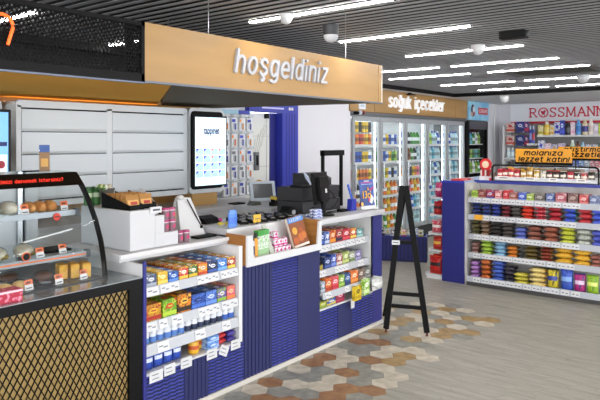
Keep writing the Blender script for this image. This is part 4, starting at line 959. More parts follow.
strokes('lezzetimizi denemek istersiniz?', (1.53, 3.408, 1.457), (1, 0, 0), .465, .024, .0048, .002, M('#e8382a', .5, 0, .25), gap=.42, asc=1.35, shear=.25, up=up).build('lettering', gc)
b = MB(); b.box(XL, 2.115, 3.47, 3.93, 1.503, 1.509, GLASS); b.build('top_glass', gc)
b = MB(); b.box(XL, 2.10, 3.90, 3.915, .9, 1.50, M('#c9cfd2', .25)); b.build('back_glass', gc)
b = MB()
for x in (1.62, 1.95, 1.30): b.box(x, x+.03, 3.87, 3.90, .9, 1.5, STEEL); b.box(x+.04, x+.05, 3.86, 3.90, .9, 1.5, DSTEEL)
b.build('rear_mullions', gc)
for z, yf, nm in ((1.283, 3.375, 's1'), (1.047, 3.258, 's2')):
    s = MB().box(XL, 2.06, yf+.01, 3.86, z-.012, z-.004, GLASS).build('shelf', gc)
    b = MB(); b.box(XL, 2.08, yf, yf+.012, z-.032, z, M('#8e9498', .3, .5)); b.box(2.055, 2.08, yf-.004, yf+.03, z-.036, z+.006, M('#54585c', .4)); b.build('shelf_rail', s)
    if nm == 's2': MB().box(XL, 2.05, yf-.003, yf, z-.02, z-.012, M('#d8703a')).build('orange_line', s)
SH1 = 1.280; SH2 = 1.044; DK_ = .9015
BREAD = streaky('bread_crust', '#b8763a', '#d09a5c', (30, 30, 30), .6); WRAPW = streaky('wrap_dough', '#dcd3bc', '#efe9da', (40, 40, 40), .6); CAKE = streaky('yellow_cake', '#c8922c', '#e0b048', (35, 35, 35), .7)
def loaf(c, sx, sy, sz, m, rz=0):
    q = MB().ball((0, 0, 0), 1, m, sx, sy, sz, 14, 8)
    for v in q.v: v.z = max(v.z, -sz*.75)
    q.xf(Matrix.Translation((c[0], c[1], c[2] + sz*.75)) @ Matrix.Rotation(rz, 4, 'Z')); return q
def card(x, y, z, nm, lab):
    q = MB(); q.box(-.026, .026, -.002, 0, 0, .055, WHITE); q.box(-.026, .026, -.004, -.002, .030, .055, M('#e0703c')); q.box(-.018, .012, -.005, -.004, .036, .046, M('#5a2a1a')); q.box(-.018, .018, -.004, -.002, .008, .014, INK); q.box(-.026, .026, 0, .03, 0, .002, WHITE)
    q.xf(Matrix.Translation((x, y, z)) @ Matrix.Rotation(.2, 4, 'Z') @ Matrix.Rotation(-.25, 4, 'X'))
    for v in q.v: v.z = max(v.z, z)
    one(q, 'price_card', lab, 'card', 'orange and white price cards in the bakery case')
def food(q, name, label, cat, grp=None): return one(q, name, label, cat, grp)
for i, x in enumerate((1.49, 1.59, 1.69)):
    t = thing('wrapped_roll', 'pale wrapped roll in cling film, %s from left on the upper glass shelf' % ORD[i], 'food', (x, 3.47, SH1), 'wrapped rolls')
    loaf((x, 3.47, SH1), .046, .08, .042, WRAPW).build('roll', t)
    q = loaf((x, 3.47, SH1), .049, .083, .045, PLAST); q.build('film', t)
for i, x in enumerate((1.815, 1.88, 1.945)):
    food(loaf((x, 3.48, SH1), .0322, .07, .036, BREAD), 'bread_roll', 'golden bread roll, %s from left on the upper glass shelf' % ORD[i], 'food', 'golden rolls')
card(1.755, 3.40, SH1, '', 'price card between the pale and golden rolls, upper glass shelf'); card(2.01, 3.42, SH1, '', 'price card at the right end of the upper glass shelf')
q = MB(); q.lathe([(.022, 0), (.022, .004)], (1.93, 3.366, 1.252), M('#d83a28'), 16, 'y'); q.box(1.915, 1.945, 3.364, 3.366, 1.248, 1.256, M('#5a1a10')); one(q, 'hanging_badge', 'round red badge on the upper shelf rail of the glass case', 'badge')
for i, (x, rz) in enumerate(((1.45, .2), (1.60, .15), (1.755, .25))):
    t = thing('sandwich', 'wrapped flatbread sandwich, %s from left on the lower glass shelf' % ORD[i], 'food', (x, 3.38, SH2), 'wrapped sandwiches')
    loaf((x, 3.42, SH2), .055, .10, .036, WRAPW, -.35).build('bread', t); loaf((x+.005, 3.38, SH2+.004), .045, .05, .018, pm('#8a7a3a'), -.35).build('filling', t); loaf((x, 3.42, SH2), .058, .104, .04, PLAST, -.35).build('film', t)
t = thing('round_label', 'black round label ringed in orange on the lower glass shelf', 'label', (1.70, 3.262, SH2 - .0))
MB().lathe([(.024, 0), (.024, .004)], (1.685, 3.252, SH2+.022), M('#e0602c'), 18, 'y').build('ring', t); MB().lathe([(.019, 0), (.019, .003)], (1.685, 3.2505, SH2+.022), BLACK, 18, 'y').build('disc', t)
MB().box(1.665, 1.705, 3.256, 3.29, SH2, SH2+.003, BLACK).build('foot', t)
card(1.53, 3.287, SH2, '', 'price card at the left on the lower glass shelf'); card(1.785, 3.287, SH2, '', 'price card beside the black round label'); card(1.93, 3.30, SH2, '', 'price card at the right end of lower glass shelf')
one(MB().box(1.86, 2.02, 3.36, 3.52, SH2, SH2+.012, BLACKM), 'tray', 'empty black tray at the right of the lower glass shelf', 'tray')
q = MB(); q.bar((1.76, 3.42, SH2+.075), (2.03, 3.37, SH2+.125), .012, .008, WHITE, (0, 1, 0)); q.bar((1.76, 3.44, SH2+.07), (2.03, 3.38, SH2+.12), .012, .006, WHITE, (0, 1, 0)); one(q, 'tongs', 'long white plastic tongs resting across the lower glass shelf', 'tongs')
for i, (x, y) in enumerate(((1.80, 3.28), (1.66, 3.40))):
    t = thing('covered_plate', 'plate under a clear film dome, %s one on the case deck' % ('front', 'rear')[i], 'food', (x, y, DK_), 'film covered plates')
    MB().lathe([(.06, 0), (.085, .01)], (x, y, DK_), BLACKM, 18).build('plate', t); MB().ball((x, y, DK_+.01), .08, PLAST, sz=.75, n=16, half=True).build('film_dome', t)
    loaf((x, y, DK_+.01), .05, .045, .03, pm('#5a3826')).build('pastry', t)
for i, (x, y) in enumerate(((1.925, 3.31), (1.984, 3.285), (2.043, 3.26))):
    q = MB().box(-.024, .024, -.05, .05, 0, .075, CAKE); q.box(-.024, .024, -.05, .05, .075, .082, streaky('cake_top', '#b07a20', '#d8a640', (40, 40, 40), .6)) ; q.xf(Matrix.Translation((x, y, DK_)) @ Matrix.Rotation(-.3, 4, 'Z'))
    one(q, 'cake_slice', 'yellow cake slice, %s from left on the case deck' % ORD[i], 'food', 'cake slices', .006)
for i, (x, y) in enumerate(((1.46, 3.22), (1.55, 3.225), (1.64, 3.23))):
    food(loaf((x, y, DK_), .042, .05, .026, streaky('pastry%d' % i, '#cfa45c', '#e2c483', (30, 30, 30), .6)), 'pastry', 'round golden pastry, %s from left behind the red box' % ORD[i], 'food', 'pastries on the deck')
card(1.66, 3.172, DK_, '', 'price card right of the red box on the case deck'); card(1.835, 3.175, DK_, '', 'price card before the film dome on the case deck'); card(1.99, 3.18, DK_, '', 'price card in front of the yellow cake slices')
q = MB(); q.box(1.2, 1.545, 3.02, 3.10, Zt+.001, Zt+.062, streaky('red_print', '#b01c3a', '#e08aa0', (50, 50, 50), .4, lo=.52, hi=.62))
q.box(1.2, 1.545, 3.018, 3.02, Zt+.050, Zt+.06, M('#e8c8d0')); one(q, 'pastry_box', 'long red and pink printed box on the steel ledge of the case', 'box')
t = thing('leaflet_holder', 'narrow leaflet leaning in a clear stand on top of the case', 'leaflet holder', (1.98, 3.62, 1.509))
R_ = Matrix.Translation((1.97, 3.58, 1.51)) @ Matrix.Rotation(-.45, 4, 'Z') @ Matrix.Rotation(-.18, 4, 'X')
MB().box(-.03, .03, 0, .004, .0, .165, M('#8a6a4a')).box(-.03, .03, -.002, 0, .12, .165, M('#3a5a98')).box(-.02, .02, -.002, 0, .03, .08, M('#c89a50')).xf(R_).build('leaflet', t)
MB().box(-.035, .035, .004, .01, 0, .16, GLASS).box(-.035, .035, -.01, .05, 0, .004, GLASS).xf(R_).build('stand', t)
one(MB().box(1.86, 1.96, 3.60, 3.64, 1.509, 1.517, BLACK), 'pen', 'black pen case lying on the glass top beside the leaflet', 'pen')

# ================================================================== EASEL
es = thing('easel', 'tall black wooden A-frame easel standing at the counter end', 'easel', (4.87, 2.7, 0))
apex = Vector((4.815, 2.665, 1.30)); f1 = Vector((4.737, 2.803, .03)); f2 = Vector((4.862, 2.467, .03))
sd = (f2 - f1).normalized()
for f in (f1, f2):
    l = MB().bar(f, apex + (f - f1)*0 + sd*(.016 if f is f2 else -.016), .048, .026, BLACKM, sd).build('leg', es)
    MB().lathe([(.014, 0), (.01, .012), (.012, .032)], (f.x, f.y, 0), M('#6a4038'), 10).build('foot', l)
r3 = Vector((5.158, 3.075, .0)); MB().bar(r3, apex + Vector((.03, 0, -.03)), .03, .022, BLACKM, sd).build('leg', es)
for h in (.235, .345, .80):
    k = (h-.03)/(apex.z-.03); a = f1.lerp(apex, k); c = f2.lerp(apex, k)
    MB().bar(a + Vector((.012, 0, 0)), c + Vector((.012, 0, 0)), .032, .018, BLACKM, (0, 0, 1)).build('crossbar', es)
k = (.80-.03)/(apex.z-.03); a = f1.lerp(apex, k)
q = MB().box(-.035, .035, -.003, .0, -.02, .02, WHITE); q.box(-.025, .02, -.004, -.003, -.004, .004, INK); q.xf(Matrix.Translation(a + Vector((-.02, -.0, .0))) @ Matrix.Rotation(-1.2, 4, 'Z')); q.build('label', es)

# ================================================================== COOLERS
YK = 5.0
ck = thing('drinks_cooler', 'long five door glass drinks cooler along the rear wall', 'cooler', (9.46, 5.35, 0))
XD = [7.48, 8.27, 9.06, 9.85, 10.64, 11.43]
GR = M('#a6aaad', .4, .2); CW = M('#f6f8f8', .5)
b = MB(); b.box(7.44, 11.5, 5.66, 5.72, 0, 2.12, CW); b.build('back', ck)
b = MB(); b.box(7.44, 7.50, 5.03, 5.66, 0, 2.12, GR); b.build('side', ck); b = MB(); b.box(11.44, 11.5, 5.03, 5.66, 0, 2.12, GR); b.build('side', ck)
b = MB(); b.box(7.50, 11.44, 5.03, 5.66, 2.05, 2.12, GR); b.box(7.44, 11.5, 4.985, 5.03, 2.07, 2.125, M('#6c7073', .35, .4)); b.build('top', ck)
b = MB(); b.box(7.44, 11.5, 5.0, 5.66, 0, .10, M('#3a3b3d')); b.box(7.44, 11.5, 4.99, 5.0, .0, .22, M('#2c2d2f')); b.box(7.50, 11.44, 5.03, 5.66, .10, .14, CW); b.build('base', ck)
ZS = [1.63, 1.36, 1.09, .82, .55, .28]
for d in range(5):
    x0, x1 = XD[d], XD[d+1]
    for z in ZS:
        b = MB(); b.box(x0+.03, x1-.03, 5.06, 5.63, z-.02, z, CW); b.box(x0+.03, x1-.03, 5.05, 5.06, z-.035, z+.012, WHITE); b.build('shelf', ck)
    dr = MB().box(x0+.012, x0+.062, 4.985, 5.02, .23, 2.055, GR).box(x1-.062, x1-.012, 4.985, 5.02, .23, 2.055, GR).box(x0+.06, x1-.06, 4.985, 5.02, 1.99, 2.055, GR).box(x0+.06, x1-.06, 4.985, 5.02, .23, .30, GR).build('door', ck)
    MB().box(x0+.06, x1-.06, 5.0, 5.008, .30, 1.99, CGLASS).build('pane', dr)
    MB().tube([(x0+.04, 4.955, .95), (x0+.04, 4.955, 1.35)], .012, STEEL).box(x0+.034, x0+.046, 4.955, 4.985, .96, .975, STEEL).box(x0+.034, x0+.046, 4.955, 4.985, 1.325, 1.34, STEEL).build('handle', dr)
    MB().box(x1-.095, x1-.08, 5.035, 5.05, .3, 1.98, LEDC).build('light_strip', ck); MB().box(x0+.08, x0+.085, 5.035, 5.05, .3, 1.98, LEDC).build('light_strip', ck)  # right strip is the cooler's own lamp; left strip added to brighten the interior
MB().box(7.55, 11.4, 5.06, 5.09, 2.03, 2.05, LEDC).build('light_strip', ck)  # extra strip along the top, added to light the drinks
YEL, ORA, RED, BLU, GRN, CYA, WAT, DKB, PNK, WHT, LIM, BRN = '#e8c02c', '#e07a24', '#c8302c', '#2c50b0', '#3c8a34', '#5fb0c8', '#b8d4dc', '#2a2c34', '#d8688a', '#e8ecee', '#98c040', '#7a4a28'
NAMES = {YEL:'yellow', ORA:'orange', RED:'red', BLU:'blue', GRN:'green', CYA:'light blue', WAT:'clear', DKB:'dark', PNK:'pink', WHT:'white', LIM:'lime', BRN:'brown'}
CK = [
 [('c', [ORA, RED, ORA, RED, ORA, YEL, ORA]), ('c', [RED, RED, BLU, BLU, YEL, YEL, WHT]), ('c', [RED, RED, YEL, ORA, ORA, ORA, YEL]), ('b', [RED, ORA, DKB, RED, ORA, BRN]), ('b', [ORA, YEL, ORA, RED, ORA, YEL]), ('b', [ORA, ORA, YEL, YEL, GRN, ORA])],
 [('c', [WHT, ORA, WHT, YEL, BLU, WHT, BLU]), ('c', [GRN, LIM, BLU, WHT, YEL, GRN, LIM]), ('c', [YEL, WHT, LIM, YEL, WHT, DKB, WHT]), ('b', [DKB, RED, ORA, YEL, ORA, ORA]), ('b', [GRN, LIM, ORA, YEL, ORA, ORA]), ('b', [ORA, YEL, GRN, YEL, ORA, GRN])],
 [('b', [BLU, BLU, DKB, GRN, GRN, GRN]), ('b', [DKB, GRN, BRN, GRN, DKB, WAT]), ('c', [ORA, RED, WHT, DKB, YEL, ORA, PNK]), ('b', [WHT, ORA, PNK, ORA, YEL, ORA]), ('b', [BLU, CYA, WAT, BLU, CYA, WAT]), ('b', [LIM, WAT, CYA, GRN, WAT, WAT])],
 [('b', [GRN, LIM, LIM, WAT, WAT, BLU]), ('b', [WAT, CYA, WAT, CYA, WAT, WAT]), ('b', [CYA, WAT, CYA, WAT, BLU, WAT]), ('b', [BLU, CYA, BLU, WAT, CYA, WAT]), ('b', [WAT, CYA, WAT, CYA, WAT, CYA]), ('b', [WAT, BLU, CYA, WAT, CYA, WAT])],
 [('b', [BLU, WAT, BLU, WAT, WAT, WAT]), ('b', [CYA, WAT, WAT, CYA, WAT, WAT]), ('b', [WAT, CYA, WAT, WAT, CYA, WAT]), ('b', [BLU, WAT, CYA, WAT, WAT, WAT]), ('b', [WAT, WAT, CYA, WAT, WAT, CYA]), ('b', [CYA, WAT, WAT, BLU, WAT, WAT])]]
def drink(kind, c, loc, lab, grp):
    if kind == 'c': place(('can', c), mk(lambda: can(.041, .185, c, dull(c, .62) if c != WHT else '#3c60b0'), 'drink_can'), loc, 0, lab, 'can', grp)
    else: place(('bot', c), mk(lambda: bottle(.045, .238, c, WHT if c in (ORA, RED, GRN, DKB, BLU) else dull(c, .7), GRN if c in (YEL, ORA) else (BLU if c in (WAT, CYA) else WHT)), 'drink_bottle'), loc, 0, lab, 'bottle', grp)
for d in range(5):
    for r in range(6):
        kind, cs = CK[d][r]
        for k, c in enumerate(cs):
            xx = XD[d] + .10 + k*(.54/(len(cs)-1))
            nn = 'can' if kind == 'c' else 'bottle'
            drink(kind, c, (xx, 5.115, ZS[r]), '%s drink %s, %s from left on %s shelf behind %s cooler door' % (NAMES[c], nn, ORD[k], ORD[r], ORD[d]), 'drinks behind the %s cooler door' % ORD[d])
            if d == 0 and r == 0:
                c2 = YEL if k % 3 else DKB
                drink('c', c2, (xx, 5.115, ZS[r] + .187), '%s drink can stacked %s from left atop the first shelf row, first door' % (NAMES[c2], ORD[k]), 'drinks behind the first cooler door')
sg = thing('cooler_sign', 'gold board with white lit lettering above the drinks cooler', 'sign', (9.5, 4.99, 2.125))
b = MB(); b.box(7.40, 8.06, 4.975, 5.04, 2.135, 2.485, GOLD); b.box(8.07, 10.98, 4.975, 5.04, 2.135, 2.485, GOLD); b.box(10.99, 11.52, 4.975, 5.04, 2.135, 2.485, GOLD); b.box(7.41, 11.51, 4.985, 5.03, 2.125, 2.485, M('#6a4a20')); b.build('board', sg)
strokes('soğuk içecekler', (8.47, 4.975, 2.225), (1, 0, 0), 1.98, .172, .023, .03, M('#f4f6fa', .5, 0, .22), gap=.48, asc=1.25, shear=.03, each=sg)
b = MB(); b.box(7.62, 7.80, 4.965, 4.975, 2.165, 2.29, M('#dfe4ea')); b.box(7.66, 7.76, 4.963, 4.965, 2.20, 2.24, M('#b8c8d8')); b.build('notice', sg)
one(MB().bar((9.1, 4.93, 2.47), (9.06, 4.93, 2.56), .05, .05, BLACK, (1, 0, 0)).box(9.05, 9.24, 4.90, 4.96, 2.455, 2.475, BLACK), 'spotlight', 'black track spotlight above the cooler lettering', 'light')
q = MB(); q.box(7.50, 7.66, 4.90, 4.984, 2.085, 2.12, BLACKM); q.ball((7.56, 4.91, 2.11), .035, M('#c8d0dc')); q.ball((7.66, 4.92, 2.11), .03, M('#8a2028')); one(q, 'cable_box', 'dark cable box with small lamps at the left cooler corner', 'device')
# ice cream style cooler with sky blue header
c2 = thing('tall_fridge', 'black framed single door fridge under a sky blue header', 'cooler', (12.06, 5.35, 0))
b = MB(); b.box(11.54, 12.58, 5.62, 5.7, 0, 2.1, M('#c8ccc8')); b.build('back', c2)
b = MB(); b.box(11.54, 11.60, 5.02, 5.62, 0, 2.1, BLACKM); b.build('side', c2); b = MB(); b.box(12.52, 12.58, 5.02, 5.62, 0, 2.1, BLACKM); b.build('side', c2)
b = MB(); b.box(11.6, 12.52, 5.02, 5.62, 2.03, 2.1, BLACKM); b.build('top', c2); b = MB(); b.box(11.6, 12.52, 5.02, 5.62, 0, .2, BLACKM); b.build('base', c2)
dr = MB().box(11.555, 11.62, 4.97, 5.015, .2, 2.09, BLACK).box(12.50, 12.565, 4.97, 5.015, .2, 2.09, BLACK).box(11.62, 12.50, 4.97, 5.015, 1.93, 2.09, M('#5a6068', .3, .5)).box(11.62, 12.5, 4.97, 5.015, .2, .26, BLACK).build('door', c2)
MB().box(11.62, 12.50, 4.99, 4.996, .26, 1.93, CGLASS).build('pane', dr)
MB().box(11.60, 11.63, 5.03, 5.05, .3, 1.95, LEDC).build('light_strip', c2)
for r, z in enumerate((1.63, 1.34, 1.05, .76, .47)):
    MB().box(11.62, 12.5, 5.05, 5.6, z-.02, z, WHITE).build('shelf', c2)
    for k in range(6):
        c = [LIM, WHT, GRN, LIM, CYA, WHT, GRN][(k*2 + r*3) % 7]
        xx = 11.73 + k*.135
        if r % 2: drink('c', c, (xx, 5.12, z), '%s can, %s from left on the %s shelf of the tall fridge' % (NAMES[c], ORD[k], ORD[r]), 'goods in the tall fridge')
        else: drink('b', c, (xx, 5.12, z), '%s bottle, %s from left on the %s shelf of the tall fridge' % (NAMES[c], ORD[k], ORD[r]), 'goods in the tall fridge')
h2 = thing('fridge_header', 'sky blue header sign with a red name plate above the fridge', 'sign', (12.06, 4.98, 2.105))
MB().box(11.545, 12.60, 4.96, 5.03, 2.11, 2.485, streaky('sky_print', '#6fb8e0', '#a8dcf0', (4, 4, 5), .4)).build('panel', h2)
MB().box(12.03, 12.52, 4.953, 4.96, 2.235, 2.37, M('#d03848')).build('name_plate', h2)
txt('CASAVIS', (12.06, 4.953, 2.265), (1, 0, 0), .43, .075, .003, WHITE, parent=h2, bold=.006)
q = MB(); q.ball((11.76, 4.958, 2.30), .10, M('#2c3048'), sy=.05, sz=1.25); q.ball((11.80, 4.955, 2.32), .065, M('#d8dce4'), sy=.06); q.ball((11.70, 4.955, 2.23), .05, M('#c89a88'), sy=.06); q.ball((11.82, 4.953, 2.24), .04, M('#b84858'), sy=.06); q.build('picture', h2)

# ================================================================== LOW BLUE BIN
R_ = Matrix.Translation((7.60, 4.26, 0)) @ Matrix.Rotation(math.atan2(3.931-4.544, 7.80-7.512), 4, 'Z')
bn = thing('promo_bin', 'low navy ribbed promotional bin between counter and gondola', 'bin', (7.7, 4.35, 0))
b = MB(); b.box(-.36, .36, 0.03, .34, 0, .33, NAVY)
for k in range(14): b.box(-.35 + k*.051, -.325 + k*.051, .022, .03, .03, .33, BLUE)
b.xf(R_); b.build('body', bn)
b = MB(); b.box(-.36, .36, .03, .05, .33, .355, BLUE); b.box(-.36, .36, .32, .34, .33, .355, BLUE); b.box(-.36, -.34, .05, .32, .33, .355, BLUE); b.box(.34, .36, .05, .32, .33, .355, BLUE); b.xf(R_); b.build('rim', bn)
for k in range(8):
    p = R_ @ Vector((-.27 + k*.077, .10 + .03*(k % 2), .33))
    cs = [('#e8e8e8', '#1a1a1c', '#2a2a2a'), ('#dfe2e4', '#8a9aa8', '#e8c83a'), ('#26262a', '#e0e0e0', '#f0f0f0'), ('#e0c83a', '#d8d8d8', '#3a6a3a'), ('#f0f0ea', '#c83a6a', '#e8d83a'), ('#e8e4a8', '#6a8ac0', '#f4f4f4'), ('#ececec', '#4a78b8', '#e8e8e8'), ('#e8eaec', '#c8b83a', '#3a3a3a')][k]
    place(('bin', k), mk(lambda: carton(.07, .07, .10 + .03*(k % 3 == 0), *cs), 'gift_box'), p, math.atan2(3.931-4.544, 7.80-7.512), '%s boxed item, %s from left in the low navy bin' % (['black and white', 'grey', 'dark', 'yellow', 'pink banded', 'cream', 'blue banded', 'white'][k], ORD[k]), 'box', 'boxes in the navy bin')

# ================================================================== GONDOLA
XG = 6.90
gd = thing('gondola', 'grey snack gondola with a blue end panel and five price railed shelves', 'shelving', (7.2, 1.9, 0))
GBK = streaky('stained_white', '#b4b0aa', '#d2d0cc', (5, 5, 5), .5)
YR = .55
b = MB(); b.box(XG-.006, XG+.02, 3.015, 3.30, 0, 1.195, BLUE); b.build('blue_end_panel', gd, .004)
b = MB(); b.box(XG+.005, 7.34, 2.985, 3.014, 0, 1.195, GBK); b.build('side_panel', gd)
b = MB(); b.box(7.32, 7.36, YR, 2.985, 0, 1.195, GBK); b.build('back_panel', gd)
b = MB(); b.box(XG+.02, 8.1, 3.014, 3.30, 0.0, 1.195, GBK); b.build('core', gd)
b = MB(); b.box(XG-.006, 8.1, 3.015, 3.305, 1.195, 1.215, M('#9fb6d4', .3)); b.box(7.2, 7.82, YR, 3.015, 1.195, 1.215, M('#b4c4dc', .3)); b.build('top_ledge', gd)
b = MB(); b.box(XG-.012, XG-.006, 3.012, 3.305, 1.19, 1.219, COBALT); b.box(7.19, 7.2, YR, 3.012, 1.185, 1.219, M('#303a90')); b.build('ledge_edge', gd)
b = MB(); b.box(7.36, 7.80, YR, 2.985, 0, 1.195, GBK); b.build('rear_unit', gd)
b = MB(); b.box(XG-.02, 7.32, YR, 2.98, 0, .06, M('#4a4846')); b.build('base', gd)
GZ = [1.035, .832, .605, .385, .112]
GXF = [XG, XG, XG-.01, XG, XG-.045]
def grail(z, xf, rail_parent, h=.062):
    q = MB(); q.prism([(xf, YR, z-h), (xf+.016, YR, z), (xf+.022, YR, z), (xf+.022, YR, z-h)], (0, 2.975-YR, 0), M('#b4b8be', .35)); return q.build('price_rail', rail_parent)
for i, (z, xf) in enumerate(zip(GZ, GXF)):
    s = MB().box(xf+.015, 7.32, YR, 2.975, z-.035, z-.022, M('#d8dadc')).build('shelf', gd)
    r = grail(z, xf, s)
    y = 2.93 - .07*random.random()
    for k in range(12):
        w = .085; q = MB(); q.prism([(xf-.002, y, z-.056), (xf-.002, y-w, z-.056), (xf+.012, y-w, z-.006), (xf+.012, y, z-.006)], (-.003, 0, 0), WHITE)
        q.box(xf-.001, xf+.001, y-.034, y-.012, z-.038, z-.026, INK2); q.box(xf-.001, xf+.001, y-.075, y-.05, z-.04, z-.03, M('#7a7e84'))
        if i == 1 and k == 0: q = MB(); q.prism([(xf-.006, y, z-.056), (xf-.006, y-.10, z-.056), (xf+.006, y-.10, z+.0), (xf+.006, y, z+.0)], (-.003, 0, 0), M('#e8a82c'))
        q.build('price_tag', r); y -= w + random.choice([.004, .02, .012])
        if y < 1.35: break
SHN = ['top', 'second', 'third', 'fourth', 'bottom']
# (y centre, width, levels, pack height, kind, (c1,c2,c3), colour words)
GS = [
 [(2.90,.075,1,.075,'box',('#8ab03a','#c8d868','#4a7020'),'lime'), (2.81,.09,1,.085,'box',('#7a3a34','#a8605a','#c8a098'),'maroon'), (2.71,.085,1,.085,'box',('#b83038','#3c4c98','#e8e0e0'),'red and blue'), (2.615,.085,1,.08,'box',('#c86a6c','#e0a8a4','#f0e0e0'),'rose'), (2.53,.055,1,.09,'box',('#c8282c','#e05050','#f4d0d0'),'red'),
  (2.445,.095,1,.075,'box',('#8a4840','#b87a70','#d8b8b0'),'brown'), (2.345,.085,1,.075,'box',('#3c50b0','#6a80d8','#d8e0f4'),'blue'), (2.255,.08,1,.07,'box',('#8aa03c','#b8c868','#e8f0c0'),'olive'), (2.15,.11,1,.075,'box',('#5a5450','#8a8078','#c8c0b8'),'dark grey'), (2.04,.09,1,.08,'box',('#4a5a98','#8088a8','#d0d8e8'),'slate blue'),
  (1.93,.11,1,.09,'box',('#a85058','#c88088','#e8d0d0'),'dusty red'), (1.81,.10,1,.09,'box',('#6a4a44','#987068','#c8b0a8'),'cocoa'), (1.70,.09,1,.085,'box',('#b83a3c','#d87a70','#f0d0c8'),'crimson'), (1.60,.085,1,.08,'box',('#5a6890','#8a94b0','#d8dce8'),'grey blue')],
 [(2.885,.10,3,.036,'pil',('#20243c','#303c78','#c8d0e0'),'navy'), (2.765,.10,3,.036,'pil',('#262836','#3c4c90','#d8dce8'),'dark navy'), (2.65,.10,3,.036,'pil',('#22263a','#3848a0','#c0c8e0'),'midnight blue'), (2.535,.10,2,.036,'pil',('#2c1e20','#7a2c34','#c8b0a0'),'black and red'), (2.42,.10,2,.034,'pil',('#32302e','#5a5450','#c0b8b0'),'dark grey'),
  (2.295,.12,3,.040,'pil',('#c82a24','#e0402c','#e8c03a'),'bright red'), (2.15,.12,3,.034,'pil',('#d8d4d0','#c83a48','#e8e8e8'),'white and red'), (1.995,.13,2,.044,'pil',('#8a1c28','#b02a34','#e0c0b8'),'maroon'), (1.84,.13,2,.05,'pil',('#2c7a3c','#3c50c8','#e0e8f0'),'blue and green'), (1.69,.13,2,.044,'pil',('#9a1e2a','#c03038','#f0e0e0'),'deep red'), (1.575,.09,2,.048,'pil',('#2c38a8','#4a60d0','#d8e0f0'),'blue')],
 [(2.89,.095,3,.034,'pil',('#2e2c1c','#5a5430','#a89860'),'olive black'), (2.775,.10,3,.036,'pil',('#4a3428','#8a7058','#d8c8b0'),'brown and cream'), (2.645,.11,3,.034,'pil',('#1e1c1c','#3a3634','#d8d8d4'),'black and white'), (2.51,.12,3,.034,'pil',('#2a2624','#504844','#e0dcd0'),'charcoal'), (2.365,.12,2,.034,'pil',('#2c3ca0','#6a78c8','#e8e8f4'),'blue'),
  (2.215,.15,2,.042,'pil',('#6a3828','#8a5040','#b08070'),'chestnut'), (2.04,.15,2,.044,'pil',('#7a3c2c','#a05c44','#d8803a'),'brown orange'), (1.865,.15,3,.038,'pil',('#a0a828','#c8cc40','#5a6020'),'yellow green'), (1.70,.14,2,.044,'pil',('#8a9080','#b8bcb0','#e8ece0'),'silver'), (1.575,.09,2,.044,'pil',('#2c3488','#4a58b8','#c8d0e8'),'royal blue')],
 [(2.90,.09,2,.034,'pil',('#6a4038','#987068','#d0b8a8'),'tan brown'), (2.765,.13,3,.036,'pil',('#7a9a2c','#a8c848','#e8f0b0'),'lime'), (2.605,.13,3,.032,'pil',('#6aa0c8','#98c4e0','#e8f4f8'),'light blue'), (2.46,.12,2,.034,'pil',('#4a3018','#d8802c','#c8b030'),'brown and yellow'), (2.255,.16,3,.034,'pil',('#3a301c','#6a5828','#b09850'),'dark gold'),
  (2.09,.12,4,.034,'pil',('#b8861e','#8a3428','#e8c840'),'yellow and red'), (1.905,.18,2,.046,'pil',('#c8962a','#e8b434','#3a2c10'),'golden yellow'), (1.72,.16,2,.044,'pil',('#cc9a28','#f0bc3c','#4a3810'),'amber'), (1.59,.09,2,.034,'pil',('#7a4038','#a86858','#e0c0b0'),'dusky brown')],
 [(2.885,.10,3,.036,'pil',('#7a3c98','#b080c0','#f0e0f4'),'purple and white'), (2.755,.11,3,.042,'pil',('#8a4420','#c0642c','#3a2418'),'copper'), (2.61,.13,4,.034,'pil',('#28388c','#4a68c0','#e8ecf4'),'blue and white'), (2.475,.11,3,.034,'pil',('#1c1a22','#302c38','#5a5460'),'black'), (2.35,.15,2,.032,'pil',('#b0a82c','#d0c448','#8a4a28'),'mustard'), (2.17,.17,3,.038,'pil',('#d8a02c','#e8d488','#b03428'),'yellow cream'),
  (2.01,.12,1,.17,'bag',('#d8c42c','#20201c','#3848a0'),'yellow and black'), (1.865,.13,1,.20,'bag',('#3a5cc0','#2c44a0','#88b0e8'),'bright blue'), (1.735,.12,1,.16,'bag',('#b02878','#2c2c6c','#e8d0e8'),'magenta and navy'), (1.61,.12,1,.16,'bag',('#90b828','#6a9020','#e8f080'),'lime green')]]
for i, row in enumerate(GS):
    z = GZ[i] - .022
    for si, (yc, w, lv, h, kind, cs, nm) in enumerate(row):
        if kind == 'pil': lv += 1; h *= 1.3; w *= 1.06
        else: h *= 1.28
        room = (1.185 if i == 0 else GZ[i-1] - .037) - z - .012
        h = min(h, room/lv/1.03 - .001)
        for l in range(lv):
            pos = ['front' if lv == 1 else 'bottom', 'second', 'third', 'fourth', 'fifth'][l] if l < lv-1 or lv == 1 else 'topmost'
            lab = '%s %s, %s in %s stack from left on the gondola %s shelf' % (nm, {'box': 'carton', 'pil': 'snack pack', 'bag': 'snack bag'}[kind], pos, ORD[si], SHN[i])
            xx = GXF[i] + .026 + .006*(l % 2)
            key = ('gs', i, si)
            if kind == 'box': mkf = mk(lambda: carton(w, .16, h, *cs), 'snack_carton')
            elif kind == 'pil': mkf = mk(lambda: pillow(w, .13, h, *cs), 'snack_pack')
            else: mkf = mk(lambda: bag(w, .09, h, *cs), 'snack_bag')
            place(key, mkf, (xx, yc + .002*math.sin(3*l+si), z + l*(h*1.02 + .0008)), -PI/2 + (.05*math.sin(l*2.3 + si) if kind == 'pil' else 0), lab, 'snack', 'snacks on the gondola %s shelf' % SHN[i])
